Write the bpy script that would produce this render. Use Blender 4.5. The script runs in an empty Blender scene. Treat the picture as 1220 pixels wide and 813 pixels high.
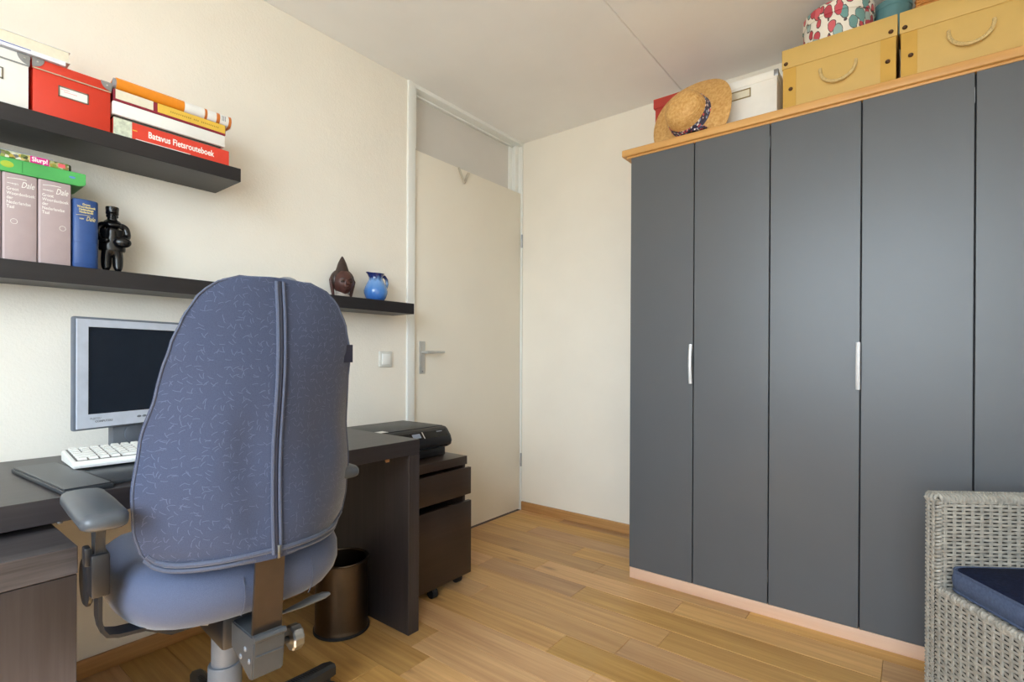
import bpy, bmesh, math, random
from mathutils import Vector, Matrix, noise as mnoise

R = math.radians
sc = bpy.context.scene
COL = sc.collection
random.seed(7)

# ------------------------------------------------------------------ camera
F_PX, CY_PX, YAW, PITCH, ROLL = 613.425, 426.84, 0.663137, -0.002088, 0.004639
cam_data = bpy.data.cameras.new('camera')
cam = bpy.data.objects.new('camera', cam_data)
COL.objects.link(cam)
fw = Vector((-math.sin(YAW) * math.cos(PITCH), math.cos(YAW) * math.cos(PITCH), math.sin(PITCH)))
rt = Vector((math.cos(YAW), math.sin(YAW), 0))
up = rt.cross(fw)
rt2 = math.cos(ROLL) * rt + math.sin(ROLL) * up
up2 = -math.sin(ROLL) * rt + math.cos(ROLL) * up
cm = Matrix((rt2, up2, -fw)).transposed().to_4x4()
cm.translation = Vector((2.13, 0.0, 1.05))
cam.matrix_world = cm
cam_data.sensor_fit = 'HORIZONTAL'
cam_data.sensor_width = 36.0
cam_data.lens = F_PX / 1220 * 36.0
cam_data.shift_y = (CY_PX - 406.5) / 1220
cam_data.clip_start = 0.02
sc.camera = cam

# ------------------------------------------------------------------ world, sun, window light
world = bpy.data.worlds.new('daylight')
sc.world = world
world.use_nodes = True
wn = world.node_tree
wn.nodes.clear()
w_out = wn.nodes.new('ShaderNodeOutputWorld')
w_bg = wn.nodes.new('ShaderNodeBackground')
w_tc = wn.nodes.new('ShaderNodeTexCoord')
w_sep = wn.nodes.new('ShaderNodeSeparateXYZ')
w_rmp = wn.nodes.new('ShaderNodeValToRGB')
w_map = wn.nodes.new('ShaderNodeMapRange')
w_map.inputs[1].default_value = -1
w_map.inputs[2].default_value = 1
wn.links.new(w_tc.outputs['Generated'], w_sep.inputs[0])
wn.links.new(w_sep.outputs['Z'], w_map.inputs[0])
wn.links.new(w_map.outputs[0], w_rmp.inputs[0])
e = w_rmp.color_ramp.elements
e[0].position = 0.47
e[0].color = (0.42, 0.44, 0.42, 1)
e[1].position = 0.54
e[1].color = (0.74, 0.875, 1.0, 1)
wn.links.new(w_rmp.outputs[0], w_bg.inputs[0])
SKY = 16.5
w_bg.inputs[1].default_value = SKY
wn.links.new(w_bg.outputs[0], w_out.inputs[0])

sun_d = bpy.data.lights.new('sun', 'SUN')
sun_d.energy = 31.0
sun_d.angle = R(3.0)
sun_d.color = (0.93, 0.97, 1.0)
sun = bpy.data.objects.new('sun', sun_d)
COL.objects.link(sun)
SUN_DIR = Vector((-0.85, 1.0, -1.36)).normalized()
sun.rotation_euler = SUN_DIR.to_track_quat('-Z', 'Y').to_euler()
sun.location = (3, -4, 5)

WIN_X0, WIN_X1, WIN_Z0, WIN_Z1, WIN_Y = 0.95, 2.85, 0.80, 2.44, -1.10
por_d = bpy.data.lights.new('window_portal', 'AREA')
por_d.shape = 'RECTANGLE'
por_d.size = WIN_X1 - WIN_X0
por_d.size_y = WIN_Z1 - WIN_Z0
por_d.cycles.is_portal = True
por = bpy.data.objects.new('window_portal', por_d)
COL.objects.link(por)
por.location = ((WIN_X0 + WIN_X1) / 2, WIN_Y - 0.02, (WIN_Z0 + WIN_Z1) / 2)
por.rotation_euler = Vector((0, 1, 0)).to_track_quat('-Z', 'Z').to_euler()

sc.view_settings.view_transform = 'Standard'
sc.view_settings.look = 'None'
sc.view_settings.gamma = 1.0
sc.view_settings.use_curve_mapping = False
sc.view_settings.exposure = -0.08
sc.cycles.max_bounces = 14
sc.cycles.diffuse_bounces = 8

# ------------------------------------------------------------------ materials
def hx(h):
    h = h.lstrip('#')
    o = []
    for i in (0, 2, 4):
        c = int(h[i:i + 2], 16) / 255
        o.append(c / 12.92 if c <= 0.04045 else ((c + 0.055) / 1.055) ** 2.4)
    return (o[0], o[1], o[2], 1)

MATS = {}
class NT:
    def __init__(self, name):
        self.m = bpy.data.materials.new(name)
        self.m.use_nodes = True
        self.t = self.m.node_tree
        self.b = self.t.nodes['Principled BSDF']
        MATS[name] = self.m
    def n(self, typ, **kw):
        nd = self.t.nodes.new(typ)
        for k, v in kw.items():
            setattr(nd, k, v)
        return nd
    def l(self, a, b):
        self.t.links.new(a, b)
    def coord(self, scale=(1, 1, 1), out='Object', rnd=False):
        tc = self.n('ShaderNodeTexCoord')
        mp = self.n('ShaderNodeMapping')
        mp.inputs['Scale'].default_value = scale
        self.l(tc.outputs[out], mp.inputs[0])
        if rnd:
            oi = self.n('ShaderNodeObjectInfo')
            cx = self.n('ShaderNodeCombineXYZ')
            mu = self.n('ShaderNodeMath', operation='MULTIPLY')
            mu.inputs[1].default_value = 37.0
            self.l(oi.outputs['Random'], mu.inputs[0])
            self.l(mu.outputs[0], cx.inputs[0]); self.l(mu.outputs[0], cx.inputs[1])
            self.l(cx.outputs[0], mp.inputs['Location'])
        return mp.outputs[0]
    def noise(self, vec, scale, detail=4, rough=0.55):
        nd = self.n('ShaderNodeTexNoise')
        nd.inputs['Scale'].default_value = scale
        nd.inputs['Detail'].default_value = detail
        nd.inputs['Roughness'].default_value = rough
        self.l(vec, nd.inputs['Vector'])
        return nd.outputs['Fac']
    def ramp(self, fac, stops):
        r = self.n('ShaderNodeValToRGB')
        el = r.color_ramp.elements
        while len(el) < len(stops):
            el.new(0.5)
        for i, (p, c) in enumerate(stops):
            el[i].position = p
            el[i].color = c
        self.l(fac, r.inputs[0])
        return r.outputs[0]
    def math(self, op, a, b=None):
        nd = self.n('ShaderNodeMath', operation=op)
        for i, v in enumerate((a, b)):
            if v is None: continue
            if isinstance(v, (int, float)): nd.inputs[i].default_value = v
            else: self.l(v, nd.inputs[i])
        return nd.outputs[0]
    def mix(self, fac, a, b, mode='MIX'):
        nd = self.n('ShaderNodeMix', data_type='RGBA', blend_type=mode)
        for i, v in zip((0, 6, 7), (fac, a, b)):
            if isinstance(v, (int, float)): nd.inputs[i].default_value = v
            elif isinstance(v, tuple): nd.inputs[i].default_value = v
            else: self.l(v, nd.inputs[i])
        return nd.outputs[2]
    def bump(self, h, strength, dist=0.001):
        b = self.n('ShaderNodeBump')
        b.inputs['Strength'].default_value = strength
        b.inputs['Distance'].default_value = dist
        self.l(h, b.inputs['Height'])
        self.l(b.outputs[0], self.b.inputs['Normal'])
    def base(self, c):
        if isinstance(c, tuple): self.b.inputs['Base Color'].default_value = c
        else: self.l(c, self.b.inputs['Base Color'])
    def set(self, rough=0.5, metal=0.0, spec=None, sheen=None, coat=None):
        self.b.inputs['Roughness'].default_value = rough
        self.b.inputs['Metallic'].default_value = metal
        if spec is not None: self.b.inputs['Specular IOR Level'].default_value = spec
        if sheen is not None:
            self.b.inputs['Sheen Weight'].default_value = sheen
            self.b.inputs['Sheen Roughness'].default_value = 0.4
        if coat is not None: self.b.inputs['Coat Weight'].default_value = coat

def scl(c, k):
    return (c[0] * k, c[1] * k, c[2] * k, 1)

def plain(name, col, rough=0.5, metal=0.0, var=0.06, nscale=30, bump=0.0, bscale=200, spec=None, sheen=None, coat=None):
    m = NT(name)
    c = hx(col) if isinstance(col, str) else col
    v = m.coord()
    m.base(m.ramp(m.noise(v, nscale), [(0.3, scl(c, 1 - var)), (0.7, scl(c, 1 + var))]))
    m.set(rough, metal, spec, sheen, coat)
    if bump:
        m.bump(m.noise(v, bscale, 3), bump)
    return m.m

def wood(name, light, dark, axis=0, rough=0.45, gs=60, rnd=True, contrast=(0.35, 0.7), tint=0.0, knots=False, bump=0.15, coat=None, spec=None):
    m = NT(name)
    s = [gs, gs, gs]
    s[axis] = gs * 0.035
    v = m.coord(tuple(s), rnd=rnd)
    f1 = m.noise(v, 1.0, 5, 0.6)
    s2 = [9, 9, 9]
    s2[axis] = 1.1
    v2 = m.coord(tuple(s2), rnd=rnd)
    f2 = m.noise(v2, 1.0, 3, 0.5)
    f = m.math('ADD', m.math('MULTIPLY', f1, 0.55), m.math('MULTIPLY', f2, 0.45))
    c = m.ramp(f, [(contrast[0], hx(dark)), (contrast[1], hx(light))])
    if tint:
        oi = m.n('ShaderNodeObjectInfo')
        hs = m.n('ShaderNodeHueSaturation')
        va = m.math('ADD', 1 - tint * 0.55, m.math('MULTIPLY', oi.outputs['Random'], tint))
        m.l(va, hs.inputs['Value'])
        r2 = m.math('FRACT', m.math('MULTIPLY', oi.outputs['Random'], 17.3))
        m.l(m.math('ADD', 0.494, m.math('MULTIPLY', r2, 0.012)), hs.inputs['Hue'])
        m.l(m.math('ADD', 0.88, m.math('MULTIPLY', r2, 0.2)), hs.inputs['Saturation'])
        m.l(c, hs.inputs['Color'])
        c = hs.outputs[0]
    if knots:
        vk = m.coord((2.2, 7, 7), rnd=rnd)
        vo = m.n('ShaderNodeTexVoronoi')
        vo.inputs['Scale'].default_value = 1.0
        m.l(vk, vo.inputs['Vector'])
        k = m.ramp(vo.outputs['Distance'], [(0.03, (1, 1, 1, 1)), (0.13, (0, 0, 0, 1))])
        c = m.mix(m.math('MULTIPLY', k, 0.55), c, scl(hx(dark), 0.45))
    m.base(c)
    m.set(rough, coat=coat, spec=spec)
    if bump:
        m.bump(f1, bump, 0.0006)
    return m.m

def metal(name, col, rough=0.3):
    return plain(name, col, rough, 1.0, 0.04, 60)

# walls
def wallmat(name, col, bump, bscale):
    m = NT(name)
    v = m.coord()
    c = hx(col)
    m.base(m.ramp(m.noise(v, 2.5), [(0.3, scl(c, 0.97)), (0.7, scl(c, 1.02))]))
    m.set(0.75, spec=0.25)
    f = m.math('ADD', m.noise(v, bscale, 4, 0.6), m.math('MULTIPLY', m.noise(v, bscale * 0.3, 2), 0.7))
    m.bump(f, bump, 0.004)
    return m.m
M_WALL_STUCCO = wallmat('wall_paint_stucco', 'EFEADF', 0.32, 110)
M_WALL = wallmat('wall_paint_smooth', 'EFEADF', 0.10, 180)
M_CEIL = wallmat('ceiling_paint', 'F4F4F3', 0.06, 160)
M_DOOR = plain('door_lacquer', 'E6E0D2', 0.32, var=0.015, nscale=3)
M_FRAME = plain('frame_white_paint', 'E9EBE8', 0.35, var=0.01, nscale=5)
M_HALL_PANE = plain('hall_lit_glass', 'D0CDC8', 0.12, var=0.03, nscale=3)  # opaque; the pale colour stands in for a lit hallway behind the glass
M_OAK_FLOOR = wood('oak_floor', 'DEB274', 'A87A46', 0, 0.42, 55, True, (0.30, 0.72), 0.38, True, 0.12)
M_OAK_TRIM_Y = wood('oak_trim_along_y', 'C99A62', '9A6A3A', 1, 0.45, 60, False)
M_OAK_TRIM_X = wood('oak_trim_along_x', 'CFA068', 'A1713E', 0, 0.45, 60, False)
M_OAK_TOP = wood('oak_top', 'D8A868', 'BC8848', 0, 0.4, 50, False)
M_PLINTH = wood('plinth_pale_oak', 'E6C6AE', 'D8B095', 0, 0.5, 50, False)
M_GREY = plain('wardrobe_grey_laminate', '54575B', 0.36, var=0.03, nscale=4, bump=0.05, bscale=400)
M_BLACKWOOD = wood('brown_black_wood', '393436', '221E20', 1, 0.36, 70, False, (0.3, 0.72), bump=0.2)
M_BLACKWOOD_Z = wood('brown_black_wood_upright', '3D383A', '242022', 2, 0.36, 70, False, (0.3, 0.72), bump=0.2)
M_PEDWOOD = wood('brown_black_front', '3C2F28', '2B211B', 1, 0.34, 60, False, (0.3, 0.75), bump=0.1)
M_SHELF = wood('shelf_brown_black', '272528', '18171A', 1, 0.40, 60, False, (0.3, 0.72), bump=0.12)
M_BLACK = plain('black_plastic', '1B1C20', 0.38, bump=0.05, bscale=500)
M_BLACK_GLOSS = plain('glossy_black_plastic', '101114', 0.12)
M_DKGREY = plain('dark_grey_plastic', '27292C', 0.42, bump=0.06, bscale=600)
M_GREYPL = plain('grey_plastic', '6D727A', 0.38)
M_SILVER = plain('silver_plastic', 'C3CAD8', 0.35)
M_SLATE = plain('slate_plastic', '646B76', 0.4)
M_SCREEN = plain('screen_panel', '1A222E', 0.24)
M_WHITEPL = plain('white_plastic', 'EEF0EE', 0.35, var=0.01)
M_OFFWHITEPL = plain('offwhite_plastic', 'DCDCD6', 0.35, var=0.01)
M_ALU = plain('brushed_aluminium', 'C6C6C2', 0.36, 0.45, 0.04, 60)
M_STEEL = metal('grey_steel', '9FA3A8', 0.35)
M_SPINE = plain('spine_bar_brown_metal', '5A5048', 0.35, 0.8)
M_BIN = metal('bin_dark_bronze', '5C5146', 0.36)
M_LEATHER = plain('black_leather', '32363B', 0.33, bump=0.25, bscale=350)
M_PAPER = plain('white_paper', 'E9E8E4', 0.7, var=0.02)
M_CREAM = plain('cream_paper', 'DED8C4', 0.7, var=0.05, nscale=80)
M_WHITECARD = plain('white_card', 'ECEBE6', 0.6, var=0.02)
M_REDCARD = plain('red_card', 'CC361F', 0.5, var=0.03)
M_DULLRED = plain('dull_red_card', 'B23A30', 0.55, var=0.04)
M_YELLOW = plain('yellow_card', 'C8A65E', 0.6, var=0.03, nscale=12)
M_YELLOW_D = plain('deep_yellow_card', 'C49A42', 0.6, var=0.03, nscale=12)
M_EYELET = plain('brown_eyelet', '4A3018', 0.4, 0.5)
M_ORANGE = plain('orange_cover', 'E58A1C', 0.35, var=0.04)
M_MAROON = plain('maroon_cover', '8A1F33', 0.45)
M_SPINEYEL = plain('yellow_label', 'E2B948', 0.5)
M_REDSPINE = plain('red_spine', 'D9402F', 0.4)
M_PINKGREY = plain('pinkish_grey_cloth', 'AE9C9C', 0.5, var=0.03)
M_BLUECOVER = plain('blue_cloth', '2B4C86', 0.42, var=0.08, bump=0.2, bscale=120)
M_GREEN = plain('green_plastic', '4CA858', 0.4, var=0.18, nscale=9)
M_MAGENTA = plain('magenta_label', 'D21E86', 0.4)
M_COMIC = NT('comic_cover')
_v = M_COMIC.n('ShaderNodeTexVoronoi'); _v.inputs['Scale'].default_value = 120
M_COMIC.l(M_COMIC.coord(), _v.inputs['Vector'])
_hs = M_COMIC.n('ShaderNodeSeparateColor'); M_COMIC.l(_v.outputs['Color'], _hs.inputs[0])
M_COMIC.base(M_COMIC.ramp(_hs.outputs[0], [(0.0, hx('23301F')), (0.3, hx('8FA04A')), (0.55, hx('D8D8C8')), (0.75, hx('B8A23A')), (1.0, hx('55606A'))]))
M_COMIC.set(0.4); M_COMIC = M_COMIC.m
M_DARKTEXT = plain('dark_print', '2A2A2C', 0.5)
M_WHITETEXT = plain('white_print', 'F1EFEA', 0.5)
M_GOLDTEXT = plain('pale_gold_print', 'E0D08A', 0.4)
M_GREYTEXT = plain('grey_print', '8A8E96', 0.5)
M_PINKTEXT = plain('pink_print', 'E59A9A', 0.5)
M_STATUE = plain('glossy_black_stone', '0E0E10', 0.24, var=0.2, bump=0.1, bscale=160)
M_BUDDHA = plain('reddish_dark_wood', '4A2A24', 0.48, var=0.18, nscale=50)
M_BUDDHA_HAIR = plain('dark_carved_wood', '32231E', 0.38, var=0.25, nscale=220, bump=0.8, bscale=260)
M_BUDDHA_NECK = plain('pale_worn_stone', '9A9188', 0.5)
M_NAVY = plain('navy_cushion', '141A30', 0.9, var=0.35, nscale=140, bump=0.35, bscale=420, spec=0.15)
M_DENIM = plain('denim_side', '4A5670', 0.85, var=0.16, nscale=160, bump=0.3, bscale=500, spec=0.2)
M_WICKER = plain('grey_wicker', '98948B', 0.45, var=0.22, nscale=45)
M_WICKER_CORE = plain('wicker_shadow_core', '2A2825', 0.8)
M_BASKET = plain('orange_wicker', 'B9792C', 0.5, var=0.3, nscale=60)
M_TEAL = plain('teal_tin', '5E8C92', 0.4, var=0.08)
M_ROPE = plain('jute_rope', 'C9B27E', 0.8, var=0.15, nscale=200, bump=0.4, bscale=400)
M_RUBBER = plain('black_rubber', '141519', 0.6)

# blue ceramic
_m = NT('blue_glaze')
_tc = _m.n('ShaderNodeTexCoord'); _sp = _m.n('ShaderNodeSeparateXYZ'); _m.l(_tc.outputs['Object'], _sp.inputs[0])
_f = _m.math('ADD', _m.math('MULTIPLY', _sp.outputs['Z'], 7.0), _m.math('MULTIPLY', _m.noise(_m.coord((1, 1, .3)), 60), 0.35))
_m.base(_m.ramp(_f, [(0.0, hx('2458B0')), (0.55, hx('4C82C8')), (0.85, hx('6E9AD0')), (1.0, hx('1E2C66')), ]))
_m.set(0.14, coat=0.4)
M_GLAZE = _m.m

# straw with woven rings
_m = NT('straw')
_c = _m.coord()
_w = _m.n('ShaderNodeTexWave', wave_type='RINGS', rings_direction='Z'); _w.inputs['Scale'].default_value = 60; _w.inputs['Distortion'].default_value = 0.6
_m.l(_c, _w.inputs['Vector'])
_m.base(_m.ramp(_m.noise(_c, 90), [(0.3, hx('C08C48')), (0.7, hx('DCB272'))]))
_m.set(0.6); _m.bump(_w.outputs['Fac'], 0.5, 0.002)
M_STRAW = _m.m

# floral fabric (hat box) and small print ribbon
def floral(name, scale, white, cols, thr):
    m = NT(name)
    v = m.coord()
    mpl = m.n('ShaderNodeMapping'); mpl.inputs['Rotation'].default_value = (0.5, 0.7, 0.4); mpl.inputs['Scale'].default_value = (1.0, 1.0, 0.62)
    nz = m.n('ShaderNodeTexNoise'); nz.inputs['Scale'].default_value = scale * 0.9
    m.l(v, nz.inputs['Vector'])
    ad = m.n('ShaderNodeVectorMath', operation='MULTIPLY_ADD'); ad.inputs[1].default_value = (0.5 / scale,) * 3
    m.l(nz.outputs['Color'], ad.inputs[0]); m.l(v, ad.inputs[2]); m.l(ad.outputs[0], mpl.inputs[0])
    vo = m.n('ShaderNodeTexVoronoi'); vo.inputs['Scale'].default_value = scale
    m.l(mpl.outputs[0], vo.inputs['Vector'])
    sep = m.n('ShaderNodeSeparateColor'); m.l(vo.outputs['Color'], sep.inputs[0])
    cr = m.n('ShaderNodeValToRGB'); cr.color_ramp.interpolation = 'CONSTANT'
    el = cr.color_ramp.elements
    while len(el) < len(cols): el.new(0.5)
    for i, c in enumerate(cols):
        el[i].position = i / len(cols); el[i].color = hx(c)
    m.l(sep.outputs[0], cr.inputs[0])
    msk = m.math('LESS_THAN', vo.outputs['Distance'], thr)
    edge = m.math('LESS_THAN', vo.outputs['Distance'], thr + 0.06)
    c1 = m.mix(edge, hx(white), hx('55494A'))
    m.base(m.mix(msk, c1, cr.outputs[0]))
    m.set(0.6)
    return m.m
M_FLORAL = floral('leaf_print_fabric', 34, 'E9E4DA', ['B23A48', '8FB0B0', 'C24A58', 'C8505C', '6E9C9C', 'B84452', 'A9C0BE', 'D0606A'], 0.50)
M_RIBBON = floral('small_flower_ribbon', 95, '3A3A54', ['C8485A', 'E9E4E0', 'D05868', '8FA0C0', 'E8DCDC', '30304A'], 0.45)

# chair upholstery: small woven twig marks, two random strokes per cell
def upholstery(name, base, mark, amount, axes, scale=48.0, marks=True, rough=0.85):
    m = NT(name)
    v = m.coord()
    sp = m.n('ShaderNodeSeparateXYZ'); m.l(v, sp.inputs[0])
    cb = m.n('ShaderNodeCombineXYZ')
    m.l(sp.outputs[axes[0]], cb.inputs[0]); m.l(sp.outputs[axes[1]], cb.inputs[1])
    col = m.ramp(m.noise(v, 900, 2), [(0.3, scl(hx(base), 0.82)), (0.7, scl(hx(base), 1.15))])
    if marks:
        tot = None
        for k, (off, ln) in enumerate(((0.0, 0.36), (7.3, 0.30), (3.1, 0.34))):
            vs = m.n('ShaderNodeVectorMath', operation='MULTIPLY_ADD')
            vs.inputs[1].default_value = (scale,) * 3
            vs.inputs[2].default_value = (off, off * 0.7, 0)
            m.l(cb.outputs[0], vs.inputs[0])
            vo = m.n('ShaderNodeTexVoronoi', voronoi_dimensions='2D')
            vo.inputs['Scale'].default_value = 1.0
            m.l(vs.outputs[0], vo.inputs['Vector'])
            df = m.n('ShaderNodeVectorMath', operation='SUBTRACT')
            m.l(vs.outputs[0], df.inputs[0]); m.l(vo.outputs['Position'], df.inputs[1])
            d = m.n('ShaderNodeSeparateXYZ'); m.l(df.outputs[0], d.inputs[0])
            cs = m.n('ShaderNodeSeparateColor'); m.l(vo.outputs['Color'], cs.inputs[0])
            a = m.math('MULTIPLY', cs.outputs[0], 3.1)
            s_, c_ = m.math('SINE', a), m.math('COSINE', a)
            u = m.math('SUBTRACT', m.math('MULTIPLY', d.outputs[0], c_), m.math('MULTIPLY', d.outputs[1], s_))
            w = m.math('ADD', m.math('MULTIPLY', d.outputs[0], s_), m.math('MULTIPLY', d.outputs[1], c_))
            w2 = m.math('ADD', w, m.math('MULTIPLY', m.math('MULTIPLY', u, u), 0.5))
            on = m.math('MULTIPLY', m.math('LESS_THAN', m.math('ABSOLUTE', u), ln), m.math('LESS_THAN', m.math('ABSOLUTE', w2), 0.04))
            on = m.math('MULTIPLY', on, m.math('GREATER_THAN', cs.outputs[1], 0.5))
            tot = on if tot is None else m.math('MAXIMUM', tot, on)
        col = m.mix(m.math('MULTIPLY', tot, amount), col, hx(mark))
    m.base(col)
    m.set(rough, sheen=0.35, spec=0.2)
    m.bump(m.noise(v, 1100, 2), 0.25, 0.001)
    return m.m
M_FABRIC = upholstery('chair_fabric_twig_pattern', '3F465C', '7C86A2', 0.21, (1, 2), 62.0)
M_FABRIC_SEAT = upholstery('chair_fabric_plain', '505972', '8A94B0', 0.0, (1, 2), marks=False)
M_PIPING = plain('blue_grey_piping', '434A5E', 0.7, var=0.1, nscale=300, sheen=0.3)
M_ZIP = plain('dark_zip', '15172A', 0.6)

# window glass: clear pane with a slight gloss
_m = NT('window_glass')
_tr = _m.n('ShaderNodeBsdfTransparent'); _gl = _m.n('ShaderNodeBsdfGlossy'); _gl.inputs['Roughness'].default_value = 0.02
_mx = _m.n('ShaderNodeMixShader')
_mx.inputs[0].default_value = 0.05; _m.l(_tr.outputs[0], _mx.inputs[1]); _m.l(_gl.outputs[0], _mx.inputs[2])
_m.l(_mx.outputs[0], _m.t.nodes['Material Output'].inputs[0])
M_GLASS = _m.m

# ------------------------------------------------------------------ mesh helpers
OFF = {}     # world offset to subtract from world-space vertices of a thing's parts

def link_mesh(name, bm, mat, parent=None, smooth=35, world=True):
    if parent is not None and world and parent.name in OFF:
        bmesh.ops.translate(bm, verts=bm.verts, vec=-OFF[parent.name])
    bmesh.ops.recalc_face_normals(bm, faces=bm.faces)
    me = bpy.data.meshes.new(name)
    bm.to_mesh(me); bm.free()
    if smooth is not None:
        for p in me.polygons: p.use_smooth = True
        me.set_sharp_from_angle(angle=R(smooth))
    o = bpy.data.objects.new(name, me)
    COL.objects.link(o)
    for mm in (mat if isinstance(mat, (list, tuple)) else [mat]):
        me.materials.append(mm)
    if parent is not None:
        o.parent = parent
        if parent.name in OFF: OFF[o.name] = OFF[parent.name]
    return o

def thing(name, label, cat, loc=(0, 0, 0), rotz=None, group=None):
    """Empty at the thing's base. Without rotz its parts are given in world space."""
    o = bpy.data.objects.new(name, None)
    COL.objects.link(o)
    o.location = loc
    o.empty_display_size = 0.05
    if rotz is None: OFF[o.name] = Vector(loc)
    else: o.rotation_euler = (0, 0, rotz)
    return tag(o, label, cat, group)

def tag(o, label, cat, group=None):
    o['label'] = label; o['category'] = cat
    if group: o['group'] = group
    return o

def struct(o, label=None):
    o['kind'] = 'structure'
    if label: o['label'] = label
    return o

def B():
    return bmesh.new()

def box(bm, x0, x1, y0, y1, z0, z1, bev=0.0, seg=2, mi=0):
    vs = [bm.verts.new(p) for p in ((x0, y0, z0), (x1, y0, z0), (x1, y1, z0), (x0, y1, z0), (x0, y0, z1), (x1, y0, z1), (x1, y1, z1), (x0, y1, z1))]
    fs = [bm.faces.new([vs[i] for i in f]) for f in ((3, 2, 1, 0), (4, 5, 6, 7), (0, 1, 5, 4), (1, 2, 6, 5), (2, 3, 7, 6), (3, 0, 4, 7))]
    for f in fs: f.material_index = mi
    if bev > 0:
        ed = set()
        for f in fs: ed.update(f.edges)
        r = bmesh.ops.bevel(bm, geom=list(ed), offset=bev, segments=seg, profile=0.5, affect='EDGES')
        for f in r['faces']: f.material_index = mi
    return bm

def bx(*a, **k):
    return box(B(), *a, **k)

def prism(bm, pts, d0, d1, axis='x', bev=0.0):
    """polygon pts in the plane normal to axis, extruded from d0 to d1"""
    def P(a, b, d):
        return {'x': (d, a, b), 'y': (a, d, b), 'z': (a, b, d)}[axis]
    v0 = [bm.verts.new(P(a, b, d0)) for a, b in pts]
    v1 = [bm.verts.new(P(a, b, d1)) for a, b in pts]
    n = len(pts)
    fs = [bm.faces.new(v0[::-1]), bm.faces.new(v1)]
    for i in range(n):
        fs.append(bm.faces.new((v0[i], v0[(i + 1) % n], v1[(i + 1) % n], v1[i])))
    if bev:
        ed = set()
        for f in fs: ed.update(f.edges)
        bmesh.ops.bevel(bm, geom=list(ed), offset=bev, segments=2, affect='EDGES')
    return bm

def lathe(bm, prof, c=(0, 0, 0), n=32, cap=True, axis=None):
    """prof: list of (radius, height)"""
    rings = []
    M = axis if axis is not None else Matrix.Identity(3)
    c = Vector(c)
    for r, h in prof:
        rings.append([bm.verts.new(c + M @ Vector((r * math.cos(2 * math.pi * i / n), r * math.sin(2 * math.pi * i / n), h))) for i in range(n)])
    for a, b in zip(rings, rings[1:]):
        for i in range(n):
            bm.faces.new((a[i], a[(i + 1) % n], b[(i + 1) % n], b[i]))
    if cap:
        bm.faces.new(rings[0][::-1]); bm.faces.new(rings[-1])
    return bm

def tube(bm, pts, r, n=8, closed=False, flat=1.0):
    pts = [Vector(p) for p in pts]
    m = len(pts)
    rs = r if isinstance(r, (list, tuple)) else [r] * m
    rings = []
    prev = None
    for i, p in enumerate(pts):
        if closed: t = pts[(i + 1) % m] - pts[i - 1]
        else: t = pts[min(i + 1, m - 1)] - pts[max(i - 1, 0)]
        t.normalize()
        if prev is None:
            a = Vector((0, 0, 1)) if abs(t.z) < 0.9 else Vector((1, 0, 0))
            u = t.cross(a).normalized()
        else:
            u = (prev - t * prev.dot(t)).normalized()
        prev = u
        w = t.cross(u)
        rings.append([bm.verts.new(p + rs[i] * (u * math.cos(2 * math.pi * k / n) + flat * w * math.sin(2 * math.pi * k / n))) for k in range(n)])
    rng = range(m) if closed else range(m - 1)
    for i in rng:
        a, b = rings[i], rings[(i + 1) % m]
        for k in range(n):
            bm.faces.new((a[k], a[(k + 1) % n], b[(k + 1) % n], b[k]))
    if not closed:
        bm.faces.new(rings[0][::-1]); bm.faces.new(rings[-1])
    return bm

def ellipsoid(bm, c, r, n=20, m=12, M=None, fn=None):
    c = Vector(c); M = M or Matrix.Identity(3)
    grid = []
    for j in range(1, m):
        ph = math.pi * j / m
        row = []
        for i in range(n):
            th = 2 * math.pi * i / n
            d = Vector((math.sin(ph) * math.cos(th), math.sin(ph) * math.sin(th), math.cos(ph)))
            p = Vector((d.x * r[0], d.y * r[1], d.z * r[2]))
            if fn: p = fn(p, d)
            row.append(bm.verts.new(c + M @ p))
        grid.append(row)
    t0, b0 = Vector((0, 0, r[2])), Vector((0, 0, -r[2]))
    if fn: t0, b0 = fn(t0, Vector((0, 0, 1))), fn(b0, Vector((0, 0, -1)))
    t = bm.verts.new(c + M @ t0); b = bm.verts.new(c + M @ b0)
    for i in range(n):
        bm.faces.new((t, grid[0][i], grid[0][(i + 1) % n]))
        bm.faces.new((b, grid[-1][(i + 1) % n], grid[-1][i]))
    for a, q in zip(grid, grid[1:]):
        for i in range(n):
            bm.faces.new((a[i], q[i], q[(i + 1) % n], a[(i + 1) % n]))
    return bm

def loft(bm, loops, cap=True):
    rings = [[bm.verts.new(p) for p in lp] for lp in loops]
    n = len(rings[0])
    for a, b in zip(rings, rings[1:]):
        for i in range(n):
            bm.faces.new((a[i], a[(i + 1) % n], b[(i + 1) % n], b[i]))
    if cap:
        bm.faces.new(rings[0][::-1]); bm.faces.new(rings[-1])
    return bm

def lerp_tab(tab, x):
    if x <= tab[0][0]: return tab[0][1]
    for (a, va), (b, vb) in zip(tab, tab[1:]):
        if x <= b:
            t = (x - a) / (b - a)
            t = t * t * (3 - 2 * t) * 0.5 + t * 0.5
            return va + (vb - va) * t
    return tab[-1][1]

FACE_X = Matrix(((0, 0, 1), (1, 0, 0), (0, 1, 0)))     # text lying on a face that looks along +X
FACE_NY = Matrix(((1, 0, 0), (0, 0, -1), (0, 1, 0)))   # text on a face that looks along -Y

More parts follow.
